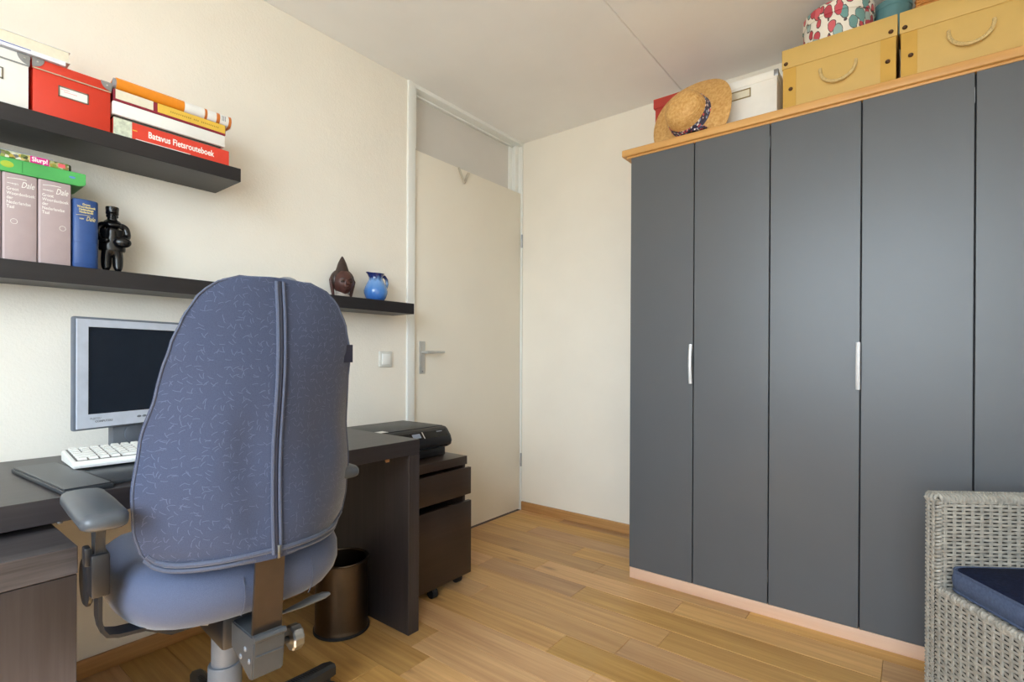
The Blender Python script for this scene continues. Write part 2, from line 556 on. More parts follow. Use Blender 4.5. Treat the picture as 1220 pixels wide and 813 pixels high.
def text(name, s, size, pos, M, parent, mat, align='LEFT', width=1.0, bold=0.0, shear=0.0, world=True):
    cu = bpy.data.curves.new(name, 'FONT')
    cu.body = s; cu.size = size; cu.align_x = align; cu.extrude = 0.00025; cu.offset = bold; cu.shear = shear
    cu.resolution_u = 3
    to = bpy.data.objects.new(name, cu)
    COL.objects.link(to)
    bpy.context.view_layer.update()
    me = bpy.data.meshes.new_from_object(to)
    bpy.data.objects.remove(to)
    p = Vector(pos)
    if world and parent.name in OFF: p = p - OFF[parent.name]
    me.transform(Matrix.Translation(p) @ M.to_4x4() @ Matrix.Diagonal((width, 1, 1, 1)))
    me.materials.clear(); me.materials.append(mat)
    o = bpy.data.objects.new(name, me)
    COL.objects.link(o); o.parent = parent
    if parent.name in OFF: OFF[o.name] = OFF[parent.name]
    return o

# ------------------------------------------------------------------ the room
RX, RY0, RY1, RZ = 3.02, -1.10, 2.843, 2.52
T = 0.12
# floor with separate planks
floor = struct(link_mesh('floor', bx(-T, RX + T, RY0 - T, RY1 + T, -0.10, -0.012), plain('subfloor', '4A3018', 0.8)))
PW = 0.138
y = RY0
row = 0
plank_mesh = {}
def plank_me(L):
    if L in plank_mesh: return plank_mesh[L]
    bm = B()
    g, c = 0.0006, 0.0016
    lo = [(g, g), (L - g, g), (L - g, PW - g), (g, PW - g)]
    hi = [(g + c, g + c), (L - g - c, g + c), (L - g - c, PW - g - c), (g + c, PW - g - c)]
    v0 = [bm.verts.new((a, b, -0.012)) for a, b in lo]
    v1 = [bm.verts.new((a, b, -0.0012)) for a, b in lo]
    v2 = [bm.verts.new((a, b, 0.0)) for a, b in hi]
    for a, b in ((v0, v1), (v1, v2)):
        for i in range(4): bm.faces.new((a[i], a[(i + 1) % 4], b[(i + 1) % 4], b[i]))
    bm.faces.new(v2); bm.faces.new(v0[::-1])
    bmesh.ops.recalc_face_normals(bm, faces=bm.faces)
    me = bpy.data.meshes.new('plank'); bm.to_mesh(me); bm.free(); me.materials.append(M_OAK_FLOOR)
    plank_mesh[L] = me
    return me
rp = random.Random(21)
while y < RY1 - 0.001:
    x = 0.0 - rp.choice((0.0, 0.2, 0.5, 0.8))
    while x < RX:
        L = rp.choice((0.55, 0.7, 0.9, 1.1, 1.3))
        x0, x1 = max(x, 0.0), min(x + L, RX)
        if x1 - x0 > 0.04:
            o = bpy.data.objects.new('plank', plank_me(round(x1 - x0, 3)))
            COL.objects.link(o); o.parent = floor
            o.location = (x0, y, 0)
        x += L
    y += PW
    row += 1

def wall_with_hole(name, mat, ax, d0, d1, a0, a1, z0, z1, hole=None):
    bm = B()
    def bb(p0, p1, q0, q1):
        if p1 - p0 < 1e-4 or q1 - q0 < 1e-4: return
        if ax == 'x': box(bm, d0, d1, p0, p1, q0, q1)
        else: box(bm, p0, p1, d0, d1, q0, q1)
    if hole:
        h0, h1, k0, k1 = hole
        bb(a0, h0, z0, z1); bb(h1, a1, z0, z1); bb(h0, h1, z0, k0); bb(h0, h1, k1, z1)
    else: bb(a0, a1, z0, z1)
    return struct(link_mesh(name, bm, mat, smooth=None))
DY0, DY1 = 1.812, 2.838     # door frame span on the left wall
wall_with_hole('wall_left', M_WALL_STUCCO, 'x', -T, 0, RY0 - T, RY1, 0, RZ + T, (DY0, DY1, 0, RZ))
wall_with_hole('wall_back', M_WALL, 'y', RY1, RY1 + T, -T, RX + T, 0, RZ + T)
wall_with_hole('wall_right', M_WALL, 'x', RX, RX + T, RY0 - T, RY1, 0, RZ + T)
wall_with_hole('wall_front', M_WALL, 'y', RY0 - T, RY0, 0, RX, 0, RZ + T, (WIN_X0, WIN_X1, WIN_Z0, WIN_Z1))
ceil = struct(link_mesh('ceiling', bx(0, RX, RY0, RY1, RZ + 0.010, RZ + T), M_CEIL, smooth=None))
for x0, x1 in ((0.0, 1.1135), (1.1205, 2.3135), (2.3205, RX)):
    link_mesh('panel', bx(x0, x1, RY0, RY1, RZ, RZ + 0.012, bev=0.0025, seg=1), M_CEIL, ceil, smooth=None)

struct(link_mesh('baseboard_left', bx(0, 0.014, RY0, DY0 - 0.002, 0, 0.058, bev=0.003), M_OAK_TRIM_Y))
struct(link_mesh('baseboard_back', bx(0.004, 1.07, RY1 - 0.014, RY1, 0, 0.058, bev=0.003), M_OAK_TRIM_X))

# window behind the camera: frame, mullion, two panes, sill
win = struct(link_mesh('window_1', bx(WIN_X0, WIN_X1, RY0 - 0.09, RY0 - 0.04, WIN_Z0, WIN_Z0 + 0.06, bev=0.004), M_FRAME))
xm = (WIN_X0 + WIN_X1) / 2
for a in ((WIN_X0, WIN_X1, WIN_Z1 - 0.06, WIN_Z1), (WIN_X0, WIN_X0 + 0.06, WIN_Z0 + 0.06, WIN_Z1 - 0.06), (WIN_X1 - 0.06, WIN_X1, WIN_Z0 + 0.06, WIN_Z1 - 0.06), (xm - 0.04, xm + 0.04, WIN_Z0 + 0.06, WIN_Z1 - 0.06)):
    link_mesh('window_frame', bx(a[0], a[1], RY0 - 0.09, RY0 - 0.04, a[2], a[3], bev=0.004), M_FRAME, win)
for a, b in ((WIN_X0 + 0.06, xm - 0.04), (xm + 0.04, WIN_X1 - 0.06)):
    link_mesh('pane', bx(a, b, RY0 - 0.068, RY0 - 0.062, WIN_Z0 + 0.06, WIN_Z1 - 0.06), M_GLASS, win, smooth=None)
link_mesh('window_sill', bx(WIN_X0, WIN_X1, RY0 - 0.04, RY0 + 0.14, WIN_Z0 - 0.03, WIN_Z0, bev=0.004), M_FRAME, win)

# door: frame, leaf, transom coloured like lit glass, lever handle, hinges, V hook
door = struct(link_mesh('door_1', bx(-0.055, -0.006, 1.866, 2.822, 0.008, 2.172, bev=0.002), M_DOOR), 'smooth off-white flush door in the corner with lever handle')
bm = B()
box(bm, -T + 0.01, 0.012, DY0, 1.862, 0, RZ, bev=0.003)
link_mesh('door_frame', bm, M_FRAME, door)
bm = B(); box(bm, -0.045, 0.004, 1.8625, 1.873, 2.174, RZ - 0.02, bev=0.001); link_mesh('frame_bead', bm, M_FRAME, door)
link_mesh('door_frame', bx(-T + 0.01, 0.004, 2.826, DY1, 0, RZ, bev=0.001), M_FRAME, door)
link_mesh('door_frame', bx(-T + 0.01, -0.057, 2.755, 2.826, 2.16, RZ - 0.02, bev=0.001), M_FRAME, door)
link_mesh('door_frame', bx(-0.057, -0.028, 2.790, 2.826, 2.176, RZ - 0.02, bev=0.001), M_FRAME, door)
link_mesh('door_frame', bx(-T + 0.01, 0.008, 1.862, 2.826, RZ - 0.022, RZ, bev=0.002), M_FRAME, door)
link_mesh('frame_bead', bx(-0.064, -0.045, 1.863, 2.790, RZ - 0.030, RZ - 0.022, bev=0.001), M_FRAME, door)
link_mesh('transom_pane', bx(-0.070, -0.064, 1.863, 2.756, 2.13, RZ - 0.020), M_HALL_PANE, door, smooth=None)
link_mesh('door_frame', bx(-T + 0.01, -0.088, 1.862, 2.826, 0, RZ - 0.022), M_FRAME, door, smooth=None)   # unseen backing sheet, added to keep sky light out of the doorway
bm = B(); box(bm, -0.006, 0.001, 1.907, 1.947, 0.956, 1.134, bev=0.002)
pl = link_mesh('handle_plate', bm, M_ALU, door)
bm = B(); lathe(bm, [(0.008, -0.006), (0.008, 0.045)], (0, 1.927, 1.074), 16, axis=Matrix(((0, 0, 1), (1, 0, 0), (0, 1, 0))))
tube(bm, [(0.040, 1.922, 1.074), (0.043, 1.96, 1.075), (0.043, 2.02, 1.076), (0.040, 2.055, 1.076)], [0.008, 0.008, 0.0075, 0.006], 10)
link_mesh('lever', bm, M_ALU, pl)
bm = B(); lathe(bm, [(0.004, 0.0), (0.004, 0.003)], (0.001, 1.927, 0.968), 10, axis=Matrix(((0, 0, 1), (1, 0, 0), (0, 1, 0))))
link_mesh('screw', bm, M_STEEL, pl)
for z in (0.30, 1.80):
    bm = B(); lathe(bm, [(0.006, 0), (0.006, 0.09)], (0.004, 2.826, z), 10); link_mesh('hinge', bm, M_STEEL, door)
bm = B()
tube(bm, [(0.001, 2.205, 2.170), (0.006, 2.245, 2.090), (0.006, 2.250, 2.090), (0.001, 2.290, 2.160)], 0.0085, 8, flat=0.6)
link_mesh('coat_hook', bm, plain('hook_beige', 'B9B1A2', 0.4), door)

# ------------------------------------------------------------------ wardrobe
WY = 2.283
wd = thing('wardrobe', 'tall wardrobe with dark grey doors and oak top along the back wall', 'wardrobe', (1.06, WY, 0))
link_mesh('body', bx(1.064, 2.894, WY + 0.022, RY1 - 0.016, 0.05, 2.010, bev=0.001), plain('wardrobe_inside_dark', '26272B', 0.6), wd)
link_mesh('plinth', bx(1.063, 2.895, WY + 0.004, WY + 0.06, 0.0, 0.050, bev=0.001), M_PLINTH, wd)
bm = B(); box(bm, 1.018, 2.94, WY - 0.012, RY1 - 0.002, 2.010, 2.043, bev=0.005, seg=3)
link_mesh('top_board', bm, M_OAK_TOP, wd)
link_mesh('top_moulding', bx(1.040, 2.918, WY - 0.002, RY1 - 0.004, 2.000, 2.0105, bev=0.003), M_OAK_TOP, wd)
seams = [1.060, 1.362, 1.667, 1.974, 2.286, 2.590, 2.895]
for i, (a, b) in enumerate(zip(seams, seams[1:])):
    d = link_mesh('wardrobe_door', bx(a + 0.0022, b - 0.0022, WY, WY + 0.019, 0.053, 2.000, bev=0.0012, seg=1), M_GREY, wd)
    if i in (0, 2, 4):
        xh = b - 0.006 if i else b - 0.008
        bm = B()
        pts = [(xh, WY - 0.012 - 0.010 * math.sin(math.pi * k / 12), 0.937 + 0.172 * k / 12) for k in range(13)]
        tube(bm, pts, 0.0075, 10)
        for z in (0.952, 1.094):
            tube(bm, [(xh, WY - 0.014, z), (xh, WY + 0.001, z)], 0.004, 8)
        link_mesh('handle', bm, plain('handle_silver', 'DADCE0', 0.4, 0.3) if 'handle_silver' not in MATS else MATS['handle_silver'], d)
    else:
        for z in (0.14, 1.90):
            link_mesh('hinge_pin', bx(b - 0.004, b - 0.0015, WY + 0.001, WY + 0.010, z, z + 0.05), M_STEEL, d)

# ------------------------------------------------------------------ boxes on the wardrobe
TZ = 2.0432
def card_box(x0, x1, label, right=True):
    y0, y1, z1 = 2.308, 2.66, 2.29
    t = thing('cardboard_box', label, 'box', ((x0 + x1) / 2, y0, TZ), group='yellow storage boxes on the wardrobe')
    link_mesh('body', bx(x0 + 0.004, x1 - 0.004, y0 + 0.004, y1, TZ, z1 - 0.012, bev=0.001), M_YELLOW, t)
    lid = link_mesh('lid', bx(x0, x1, y0, y1 + 0.004, z1 - 0.076, z1, bev=0.0015), M_YELLOW, t)
    for s, xa, xb in ((0, x0 + 0.004, x0 + 0.050), (1, x1 - 0.050, x1 - 0.004)):
        st = link_mesh('corner_strip', bx(xa, xb, y0 + 0.0015, y0 + 0.0042, TZ, z1 - 0.077), M_YELLOW_D, t)
        xm = xa + 0.028 if s == 0 else xb - 0.024
        bm = B(); lathe(bm, [(0.0035, 0), (0.007, 0.0), (0.008, 0.0015), (0.0068, 0.003), (0.0035, 0.001)], (xm, y0 + 0.0015, 2.128), 14, axis=FACE_NY)
        link_mesh('eyelet', bm, M_EYELET, st)
        bm = B(); lathe(bm, [(0.0035, 0), (0.007, 0.0), (0.008, 0.0015), (0.0068, 0.003), (0.0035, 0.001)], (x0 + 0.015 if s == 0 else x1 - 0.019, y0, 2.232), 14, axis=FACE_NY)
        link_mesh('eyelet', bm, M_EYELET, lid)
    xm = (x0 + x1) / 2 + 0.005
    pts = []
    for k in range(25):
        a = math.pi * k / 24
        pts.append((xm - 0.058 * math.cos(a), y0 + 0.002 - 0.012 * math.sin(a), 2.172 - 0.066 * math.sin(a) ** 0.9))
    bm = B(); tube(bm, pts, 0.0055, 8)
    rope = link_mesh('rope_handle', bm, M_ROPE, t)
    tw = []
    for k in range(241):
        q = k / 240 * 24
        i = min(int(q), 23); f = q - i
        p = Vector(pts[i]).lerp(Vector(pts[i + 1]), f)
        an = k * 0.7
        tw.append(p + Vector((0.003 * math.cos(an), -0.003 * abs(math.sin(an)) - 0.002, 0.003 * math.sin(an))))
    bm = B(); tube(bm, tw, 0.0032, 5); link_mesh('twisted_strand', bm, M_ROPE, rope)
    return t
card_box(1.703, 2.077, 'yellow cardboard box with rope handle under the leaf-print round box')
card_box(2.083, 2.457, 'yellow cardboard box with rope handle at the right, under the wicker basket')

# white box
t = thing('storage_box', 'white cardboard box with metal label holder behind the straw hat', 'box', (1.51, 2.41, TZ))
link_mesh('body', bx(1.342, 1.667, 2.404, 2.72, TZ, 2.252, bev=0.001), M_WHITECARD, t)
lid = link_mesh('lid', bx(1.339, 1.671, 2.401, 2.723, 2.240, 2.273, bev=0.0015), M_WHITECARD, t)
bm = B(); box(bm, 1.655, 1.6725, 2.3995, 2.417, 2.247, 2.2735, bev=0.001); link_mesh('corner_cap', bm, M_STEEL, lid)
bm = B()
for a in ((1.460, 1.564, 2.2235, 2.2275), (1.460, 1.564, 2.189, 2.193), (1.460, 1.464, 2.189, 2.2275), (1.560, 1.564, 2.189, 2.2275)):
    box(bm, a[0], a[1], 2.4005, 2.4045, a[2], a[3])
lh = link_mesh('label_holder', bm, plain('brass_label_holder', '9A8A60', 0.35, 0.9), t)
bm = B(); box(bm, 1.463, 1.561, 2.4025, 2.4042, 2.192, 2.2245); link_mesh('label_card', bm, M_CREAM, lh)
# red box
t = thing('storage_box', 'dull red lidded box at the left end of the wardrobe top, behind the hat', 'box', (1.22, 2.44, TZ))
link_mesh('body', bx(1.118, 1.325, 2.436, 2.72, TZ, 2.30, bev=0.001), M_DULLRED, t)
link_mesh('lid', bx(1.110, 1.331, 2.430, 2.726, 2.276, 2.322, bev=0.0015), M_DULLRED, t)
link_mesh('printed_mark', bx(1.150, 1.162, 2.4350, 2.4362, 2.235, 2.262), M_PINKTEXT, t)

# straw hat leaning on the boxes
hat = thing('straw_hat', 'wide-brimmed straw sun hat with floral ribbon leaning on the white box', 'hat', (1.33, 2.36, TZ))
HC = Vector((1.330, 2.328, 2.135))
nview = Vector((2.13, 0, 1.05)) - HC
nview.normalize()
hn = (nview * 0.66 + Vector((-0.787, -0.616, 0)) * 0.42 + Vector((0, 0, 1)) * 0.46).normalized()
hu = Vector((0.3, 0, 1)).cross(hn).normalized(); hv = hn.cross(hu)
HM = Matrix((hu, hv, hn)).transposed()
def rest_on_top(bm):      # the soft brim bends where it rests on the board
    for v in bm.verts:
        if v.co.z < TZ + 0.002:
            v.co.y += (TZ + 0.002 - v.co.z) * 0.25; v.co.z = TZ + 0.002 + 0.01 * (v.co.z - TZ)*0
def hat_ring(rad, h, wob=0.0, n=56):
    out = []
    for i in range(n):
        a = 2 * math.pi * i / n
        out.append(HC + HM @ Vector((rad * math.cos(a), rad * math.sin(a), h + wob * math.sin(2 * a + 0.8) + wob * 0.6 * math.sin(3 * a))))
    return out
prof = [(0.188, -0.010, 0.010), (0.190, -0.006, 0.010), (0.188, -0.004, 0.010), (0.16, 0.0, 0.006), (0.13, 0.004, 0.002), (0.098, 0.008, 0), (0.093, 0.016, 0), (0.091, 0.04, 0), (0.088, 0.065, 0), (0.080, 0.088, 0), (0.066, 0.104, 0), (0.045, 0.114, 0), (0.02, 0.118, 0), (0.002, 0.1185, 0)]
bm = B(); loft(bm, [hat_ring(*p) for p in prof], cap=False)
bm.faces.new([v for v in bm.verts][-56:])
und = [(0.188, -0.010, 0.010), (0.16, -0.005, 0.006), (0.13, -0.001, 0.002), (0.092, 0.003, 0), (0.087, 0.02, 0), (0.082, 0.065, 0), (0.06, 0.1, 0), (0.002, 0.112, 0)]
loft(bm, [hat_ring(*p) for p in und], cap=False)
rest_on_top(bm); link_mesh('hat_body', bm, M_STRAW, hat, smooth=60)
bm = B(); loft(bm, [hat_ring(0.0985, 0.010), hat_ring(0.0955, 0.012), hat_ring(0.0945, 0.030), hat_ring(0.0925, 0.044), hat_ring(0.0905, 0.044)], cap=False)
rest_on_top(bm); rb = link_mesh('ribbon', bm, M_RIBBON, hat, smooth=60)
bm = B()
for k, (dx, dy) in enumerate(((0.0, 0.0), (0.03, 0.016), (-0.022, 0.022))):
    a = R(-48)
    base = Vector((math.cos(a), math.sin(a), 0))
    ellipsoid(bm, HC + HM @ (base * (0.105 + dy) + Vector((-base.y, base.x, 0)) * dx + Vector((0, 0, 0.024))), (0.022, 0.013, 0.012), 10, 8, HM)
rest_on_top(bm); link_mesh('bow', bm, M_RIBBON, rb)

# round printed box, teal tin, basket on top of the yellow boxes
t = thing('round_box', 'round white box with red and teal leaf print on the yellow box', 'round box', (1.880, 2.45, 2.291))
bm = B(); lathe(bm, [(0.112, 0), (0.119, 0.006), (0.121, 0.05), (0.120, 0.108), (0.118, 0.112)], (1.880, 2.45, 2.2905), 40); link_mesh('body', bm, M_FLORAL, t)
bm = B(); lathe(bm, [(0.124, 0.100), (0.125, 0.104), (0.124, 0.138), (0.118, 0.146), (0.002, 0.150)], (1.880, 2.45, 2.2905), 40); link_mesh('lid', bm, M_FLORAL, t)
t = thing('tin', 'teal cylindrical tin between the leaf-print round box and the basket', 'tin', (2.055, 2.525, 2.291))
bm = B(); lathe(bm, [(0.060, 0), (0.062, 0.003), (0.062, 0.13)], (2.055, 2.525, 2.2905), 28); link_mesh('body', bm, M_TEAL, t)
bm = B(); lathe(bm, [(0.064, 0.128), (0.064, 0.150), (0.06, 0.154)], (2.055, 2.525, 2.2905), 28); link_mesh('lid', bm, M_TEAL, t)
t = thing('basket', 'orange-brown wicker basket on the right-hand yellow box', 'basket', (2.25, 2.45, 2.291))
bm = B()
BX0, BX1, BY0, BY1 = 2.132, 2.40, 2.37, 2.58
box(bm, BX0 + 0.004, BX1 - 0.004, BY0 + 0.004, BY1 - 0.004, 2.291, 2.40)
link_mesh('liner', bm, plain('basket_inside', '6A431A', 0.8), t)
bm = B()
for r_ in range(12):
    z = 2.2965 + r_ * 0.0092
    pts = []
    per = [(BX0, BY0), (BX1, BY0), (BX1, BY1), (BX0, BY1)]
    for k in range(4):
        a, b = Vector((*per[k], z)), Vector((*per[(k + 1) % 4], z))
        n_ = Vector((b.y - a.y, -(b.x - a.x), 0)).normalized()
        for q in range(12):
            pts.append(a.lerp(b, q / 12) + n_ * (0.003 if (q + r_) % 2 else -0.001))
    tube(bm, pts, 0.0048, 6, closed=True)
w_ = link_mesh('woven_strands', bm, M_BASKET, t); w_['kind'] = 'stuff'

# ------------------------------------------------------------------ wall shelves
US_Z, US_B, US_X = 1.7245, 1.677, 0.212
LS_Z, LS_B, LS_X = 1.3135, 1.261, 0.165
s1 = tag(link_mesh('wall_shelf', bx(0.0005, US_X, -0.30, 0.8615, US_B, US_Z, bev=0.0012, seg=1), M_SHELF), 'shorter upper floating wall shelf in brown-black wood, holding boxes and books', 'shelf', 'floating shelves on the left wall')
s2 = tag(link_mesh('wall_shelf', bx(0.0005, LS_X, -0.18, 1.722, LS_B, LS_Z, bev=0.0012, seg=1), M_SHELF), 'long lower floating wall shelf in brown-black wood, above the desk', 'shelf', 'floating shelves on the left wall')

Z0 = US_Z + 0.0002
def lidbox(x0, x1, y0, y1, z1, mat, label, edge, label_y, rim=True):
    t = thing('storage_box', label, 'box', ((x0 + x1) / 2, (y0 + y1) / 2, Z0))
    link_mesh('body', bx(x0, x1 - 0.002, y0 + 0.002, y1 - 0.002, Z0, z1 - 0.008, bev=0.0008), mat, t)
    lid = link_mesh('lid', bx(x0 - 0.001, x1, y0, y1, z1 - 0.027, z1, bev=0.001), mat, t)
    bm = B(); box(bm, x1 - 0.0012, x1 + 0.0010, y0 + 0.0005, y1 - 0.0005, z1 - 0.0292, z1 - 0.0262); link_mesh('rim', bm, edge, lid)
    for s, yc in ((1, y0), (-1, y1)):
        pts = [(yc - 0.0006 * s, z1 + 0.0006)]
        for k in range(9):
            a = R(90 * k / 8)
            pts.append((yc + s * 0.026 * math.cos(a), z1 + 0.0006 - 0.026 * math.sin(a)))
        bm = B(); prism(bm, pts, x1 - 0.001, x1 + 0.0016, 'x')
        c = link_mesh('corner_cap', bm, M_STEEL, lid)
        bm = B(); ellipsoid(bm, (x1 + 0.0018, yc + s * 0.011, z1 - 0.010), (0.0012, 0.0025, 0.0025), 8, 6); link_mesh('rivet', bm, M_ALU, c)
    a, b = label_y
    bm = B()
    zl, zh = 1.790, 1.8205
    if rim:
        for q in ((a, b, zh - 0.003, zh), (a, b, zl, zl + 0.003), (a, a + 0.003, zl, zh), (b - 0.003, b, zl, zh)):
            box(bm, x1 - 0.0025, x1 + 0.0005, q[0], q[1], q[2], q[3])
        lh = link_mesh('label_holder', bm, plain('label_holder_metal', '8C8478', 0.4, 0.8), t)
        bm = B(); box(bm, x1 - 0.0025, x1 - 0.0012, a + 0.003, b - 0.003, zl + 0.003, zh - 0.003); lc = link_mesh('label_card', bm, M_PAPER, lh)
    return t, lh
t, lh = lidbox(0.012, 0.202, 0.045, 0.2995, 1.874, M_WHITECARD, 'white cardboard storage box with metal corners at the left end of the upper shelf', M_STEEL, (0.165, 0.247))
t, lh = lidbox(0.012, 0.202, 0.3045, 0.483, 1.876, M_REDCARD, 'bright red storage box with white label on the upper shelf', plain('lid_edge', 'B9A58C', 0.6), (0.360, 0.4285))
bm = B()
for zz, y0_, y1_ in ((1.811, 0.366, 0.385), (1.8055, 0.372, 0.402)):
    box(bm, 0.2006, 0.2011, y0_, y1_, zz, zz + 0.0015)
link_mesh('label_print', bm, M_PINKTEXT, lh)

# books lying across the boxes at the left
def lying_book(name, x0, x1, y0, y1, z0, z1, cover, pages, label, cat='book', cov=0.0015, spine_front=False, group=None):
    t = thing(name, label, cat, ((x0 + x1) / 2, (y0 + y1) / 2, z0), group=group)
    bm = B()
    box(bm, x0, x1, y0, y1, z0, z0 + cov); box(bm, x0, x1, y0, y1, z1 - cov, z1)
    if spine_front: box(bm, x1 - cov, x1, y0, y1, z0 + cov, z1 - cov)
    else: box(bm, x0, x0 + cov, y0, y1, z0 + cov, z1 - cov)
    link_mesh('cover', bm, cover, t, smooth=None)
    ins = 0.003
    link_mesh('pages', bx(x0 + (cov if not spine_front else ins), x1 - (cov if spine_front else ins), y0 + ins, y1 - ins, z0 + cov, z1 - cov), pages, t, smooth=None)
    return t
zq = 1.8768
t = lying_book('magazine', 0.02, 0.212, 0.06, 0.374, zq, zq + 0.012, plain('blue_edged_white', 'DDE0EA', 0.4), M_PAPER, 'white magazine with blue print lying directly on the white and red boxes', 'magazine', spine_front=True)
bm = B(); box(bm, 0.2121, 0.2125, 0.07, 0.30, zq + 0.0085, zq + 0.0105); link_mesh('printed_line', bm, plain('blue_print', '3B4E9A', 0.5), t)
lying_book('paperback_book', 0.015, 0.208, 0.02, 0.385, zq + 0.0124, zq + 0.045, M_PAPER, M_CREAM, 'thick paperback with cream page edges on top of the white magazine', 'book')
lying_book('booklet', 0.01, 0.150, 0.10, 0.345, zq + 0.0454, zq + 0.053, plain('grey_booklet', 'BFC4CE', 0.5), M_PAPER, 'thin pale grey booklet on the thick cream paperback', 'booklet', spine_front=True)

# stack at the right end of the upper shelf
t = thing('book', 'book with red spine reading Batavus Fietsrouteboek, bottom of the shelf stack', 'book', (0.11, 0.655, Z0))
bm = B(); box(bm, 0.02, 0.2035, 0.488, 0.824, Z0, 1.7775, bev=0.0012, seg=1); link_mesh('cover', bm, M_REDSPINE, t)
link_mesh('spine_picture', bx(0.2030, 0.2042, 0.4875, 0.535, Z0 + 0.001, 1.7772), plain('pale_green_picture', 'CBD2BE', 0.45, var=0.25, nscale=70), t)
link_mesh('white_strip', bx(0.2030, 0.2042, 0.545, 0.70, Z0 + 0.0005, Z0 + 0.0045), M_PAPER, t)
text('spine_title', 'Batavus Fietsrouteboek', 0.0285, (0.2038, 0.578, 1.7432), FACE_X, t, M_WHITETEXT, width=0.72, bold=0.0006)
link_mesh('yellow_print', bx(0.2030, 0.2040, 0.537, 0.549, 1.752, 1.755), M_SPINEYEL, t)
t = lying_book('notebook', 0.02, 0.196, 0.490, 0.800, 1.7779, 1.7870, plain('dark_cover', '24231F', 0.5), plain('dark_pages', '5A564C', 0.7, var=0.3, nscale=200), 'thin dark notebook between the red-spined book and the white book', 'notebook')
t = thing('book', 'thick book with plain white spine in the middle of the shelf stack', 'book', (0.11, 0.65, 1.787))
bm = B(); box(bm, 0.02, 0.2035, 0.486, 0.811, 1.7873, 1.8285, bev=0.004, seg=2); link_mesh('cover', bm, M_PAPER, t)
t = thing('book', 'maroon hardback with yellow and cream spine labels under the orange folder', 'book', (0.11, 0.65, 1.829))
bm = B(); box(bm, 0.02, 0.2035, 0.488, 0.812, 1.8288, 1.8640, bev=0.001, seg=1); link_mesh('cover', bm, M_MAROON, t)
link_mesh('cream_label', bx(0.2030, 0.2042, 0.493, 0.592, 1.8355, 1.8638), M_CREAM, t)
yl_ = link_mesh('yellow_label', bx(0.2030, 0.2042, 0.604, 0.810, 1.8355, 1.8638), M_SPINEYEL, t)
bm = B()
for k in range(26):
    if k in (11, 15): continue
    box(bm, 0.2042, 0.2044, 0.640 + k * 0.0058, 0.6430 + k * 0.0058, 1.847, 1.852)
link_mesh('printed_letters', bm, plain('gold_brown_print', 'A8842A', 0.5), yl_)['kind'] = 'stuff'
# orange soft-cover folder, rounded spine towards the room
t = thing('soft_folder', 'orange and white soft-cover road atlas on top of the shelf stack', 'atlas', (0.11, 0.66, 1.864))
def folder_loop(y, z0=1.8644, h=0.046, inset=0.0):
    pts = [(0.05, z0 + 0.004), (0.175, z0 + inset)]
    for k in range(9):
        a = R(-90 + 140 * k / 8)
        pts.append((0.186 + (0.020 - inset) * math.cos(a), z0 + 0.021 + (0.021 - inset) * math.sin(a)))
    pts += [(0.165, z0 + h - inset), (0.05, z0 + 0.020)]
    return [(x, y, z) for x, z in pts]
bm = B(); loft(bm, [folder_loop(0.496), folder_loop(0.682)]); link_mesh('orange_cover', bm, M_ORANGE, t)
bm = B(); loft(bm, [folder_loop(0.6822), folder_loop(0.834)]); wc = link_mesh('white_cover', bm, M_PAPER, t)
for a, b in ((0.744, 0.752), (0.782, 0.793), (0.822, 0.831)):
    bm = B(); loft(bm, [folder_loop(a, 1.8643, 0.0463, -0.0004), folder_loop(b, 1.8643, 0.0463, -0.0004)]); link_mesh('orange_band', bm, plain('orange_band', 'C8702A', 0.4) if 'orange_band' not in MATS else MATS['orange_band'], wc)
bm = B()
for k in range(3): box(bm, 0.2055, 0.2066, 0.799 + k * 0.005, 0.801 + k * 0.005, 1.878, 1.895)
link_mesh('printed_lines', bm, M_GREYTEXT, wc)
bm = B(); loft(bm, [folder_loop(0.4885, 1.8650, 0.018, 0.004), folder_loop(0.4960, 1.8650, 0.018, 0.004)]); link_mesh('page_block', bm, M_GREYTEXT, t)

# ------------------------------------------------------------------ lower shelf
Z1 = LS_Z + 0.0002
def dictionary(y0, y1, z1, mat, label, vol):
    t = thing('dictionary', label, 'book', (0.08, (y0 + y1) / 2, Z1), group='dictionaries on the lower shelf')
    bm = B(); box(bm, 0.012, 0.146, y0, y1, Z1, z1, bev=0.003, seg=2); link_mesh('cover', bm, mat, t)
    link_mesh('joint_line', bx(0.1455, 0.1463, y0 + 0.0035, y0 + 0.0050, Z1 + 0.002, z1 - 0.002), plain('pale_joint', 'CDBFC4', 0.5) if 'pale_joint' not in MATS else MATS['pale_joint'], t)
    x = 0.1462
    text('spine_title', 'Groot\nWoordenboek\nder\nNederlandse\nTaal', 0.0125, (x, y0 + 0.0085, z1 - 0.048), FACE_X, t, M_WHITETEXT, width=0.78)
    lg = text('publisher_logo', 'Dale', 0.024, (x, y0 + 0.038, z1 - 0.036), FACE_X, t, M_WHITETEXT, width=0.62, shear=0.35)
    text('logo_word', 'van', 0.0105, (x, y0 + 0.020, z1 - 0.032), FACE_X, lg, M_WHITETEXT, width=0.9)
    bm = B()
    tube(bm, [(x, y0 + 0.010 + 0.040 * k / 10, z1 - 0.0165 + 0.003 * math.sin(math.pi * k / 14)) for k in range(11)], 0.0010, 5)
    tube(bm, [(x, y0 + 0.010 + 0.012 * k / 4, z1 - 0.0295) for k in range(5)], 0.0009, 5)
    link_mesh('swash', bm, M_WHITETEXT, lg)
    bm = B()
    tube(bm, [(x, y0 + 0.024 + (0.030 if vol == 2 else 0) + 0.007 * math.cos(a), z1 - 0.134 + 0.007 * math.sin(a)) for a in [2 * math.pi * k / 16 for k in range(16)]], 0.0005, 5, closed=True)
    link_mesh('embossed_ring', bm, M_WHITETEXT, t)
    return t
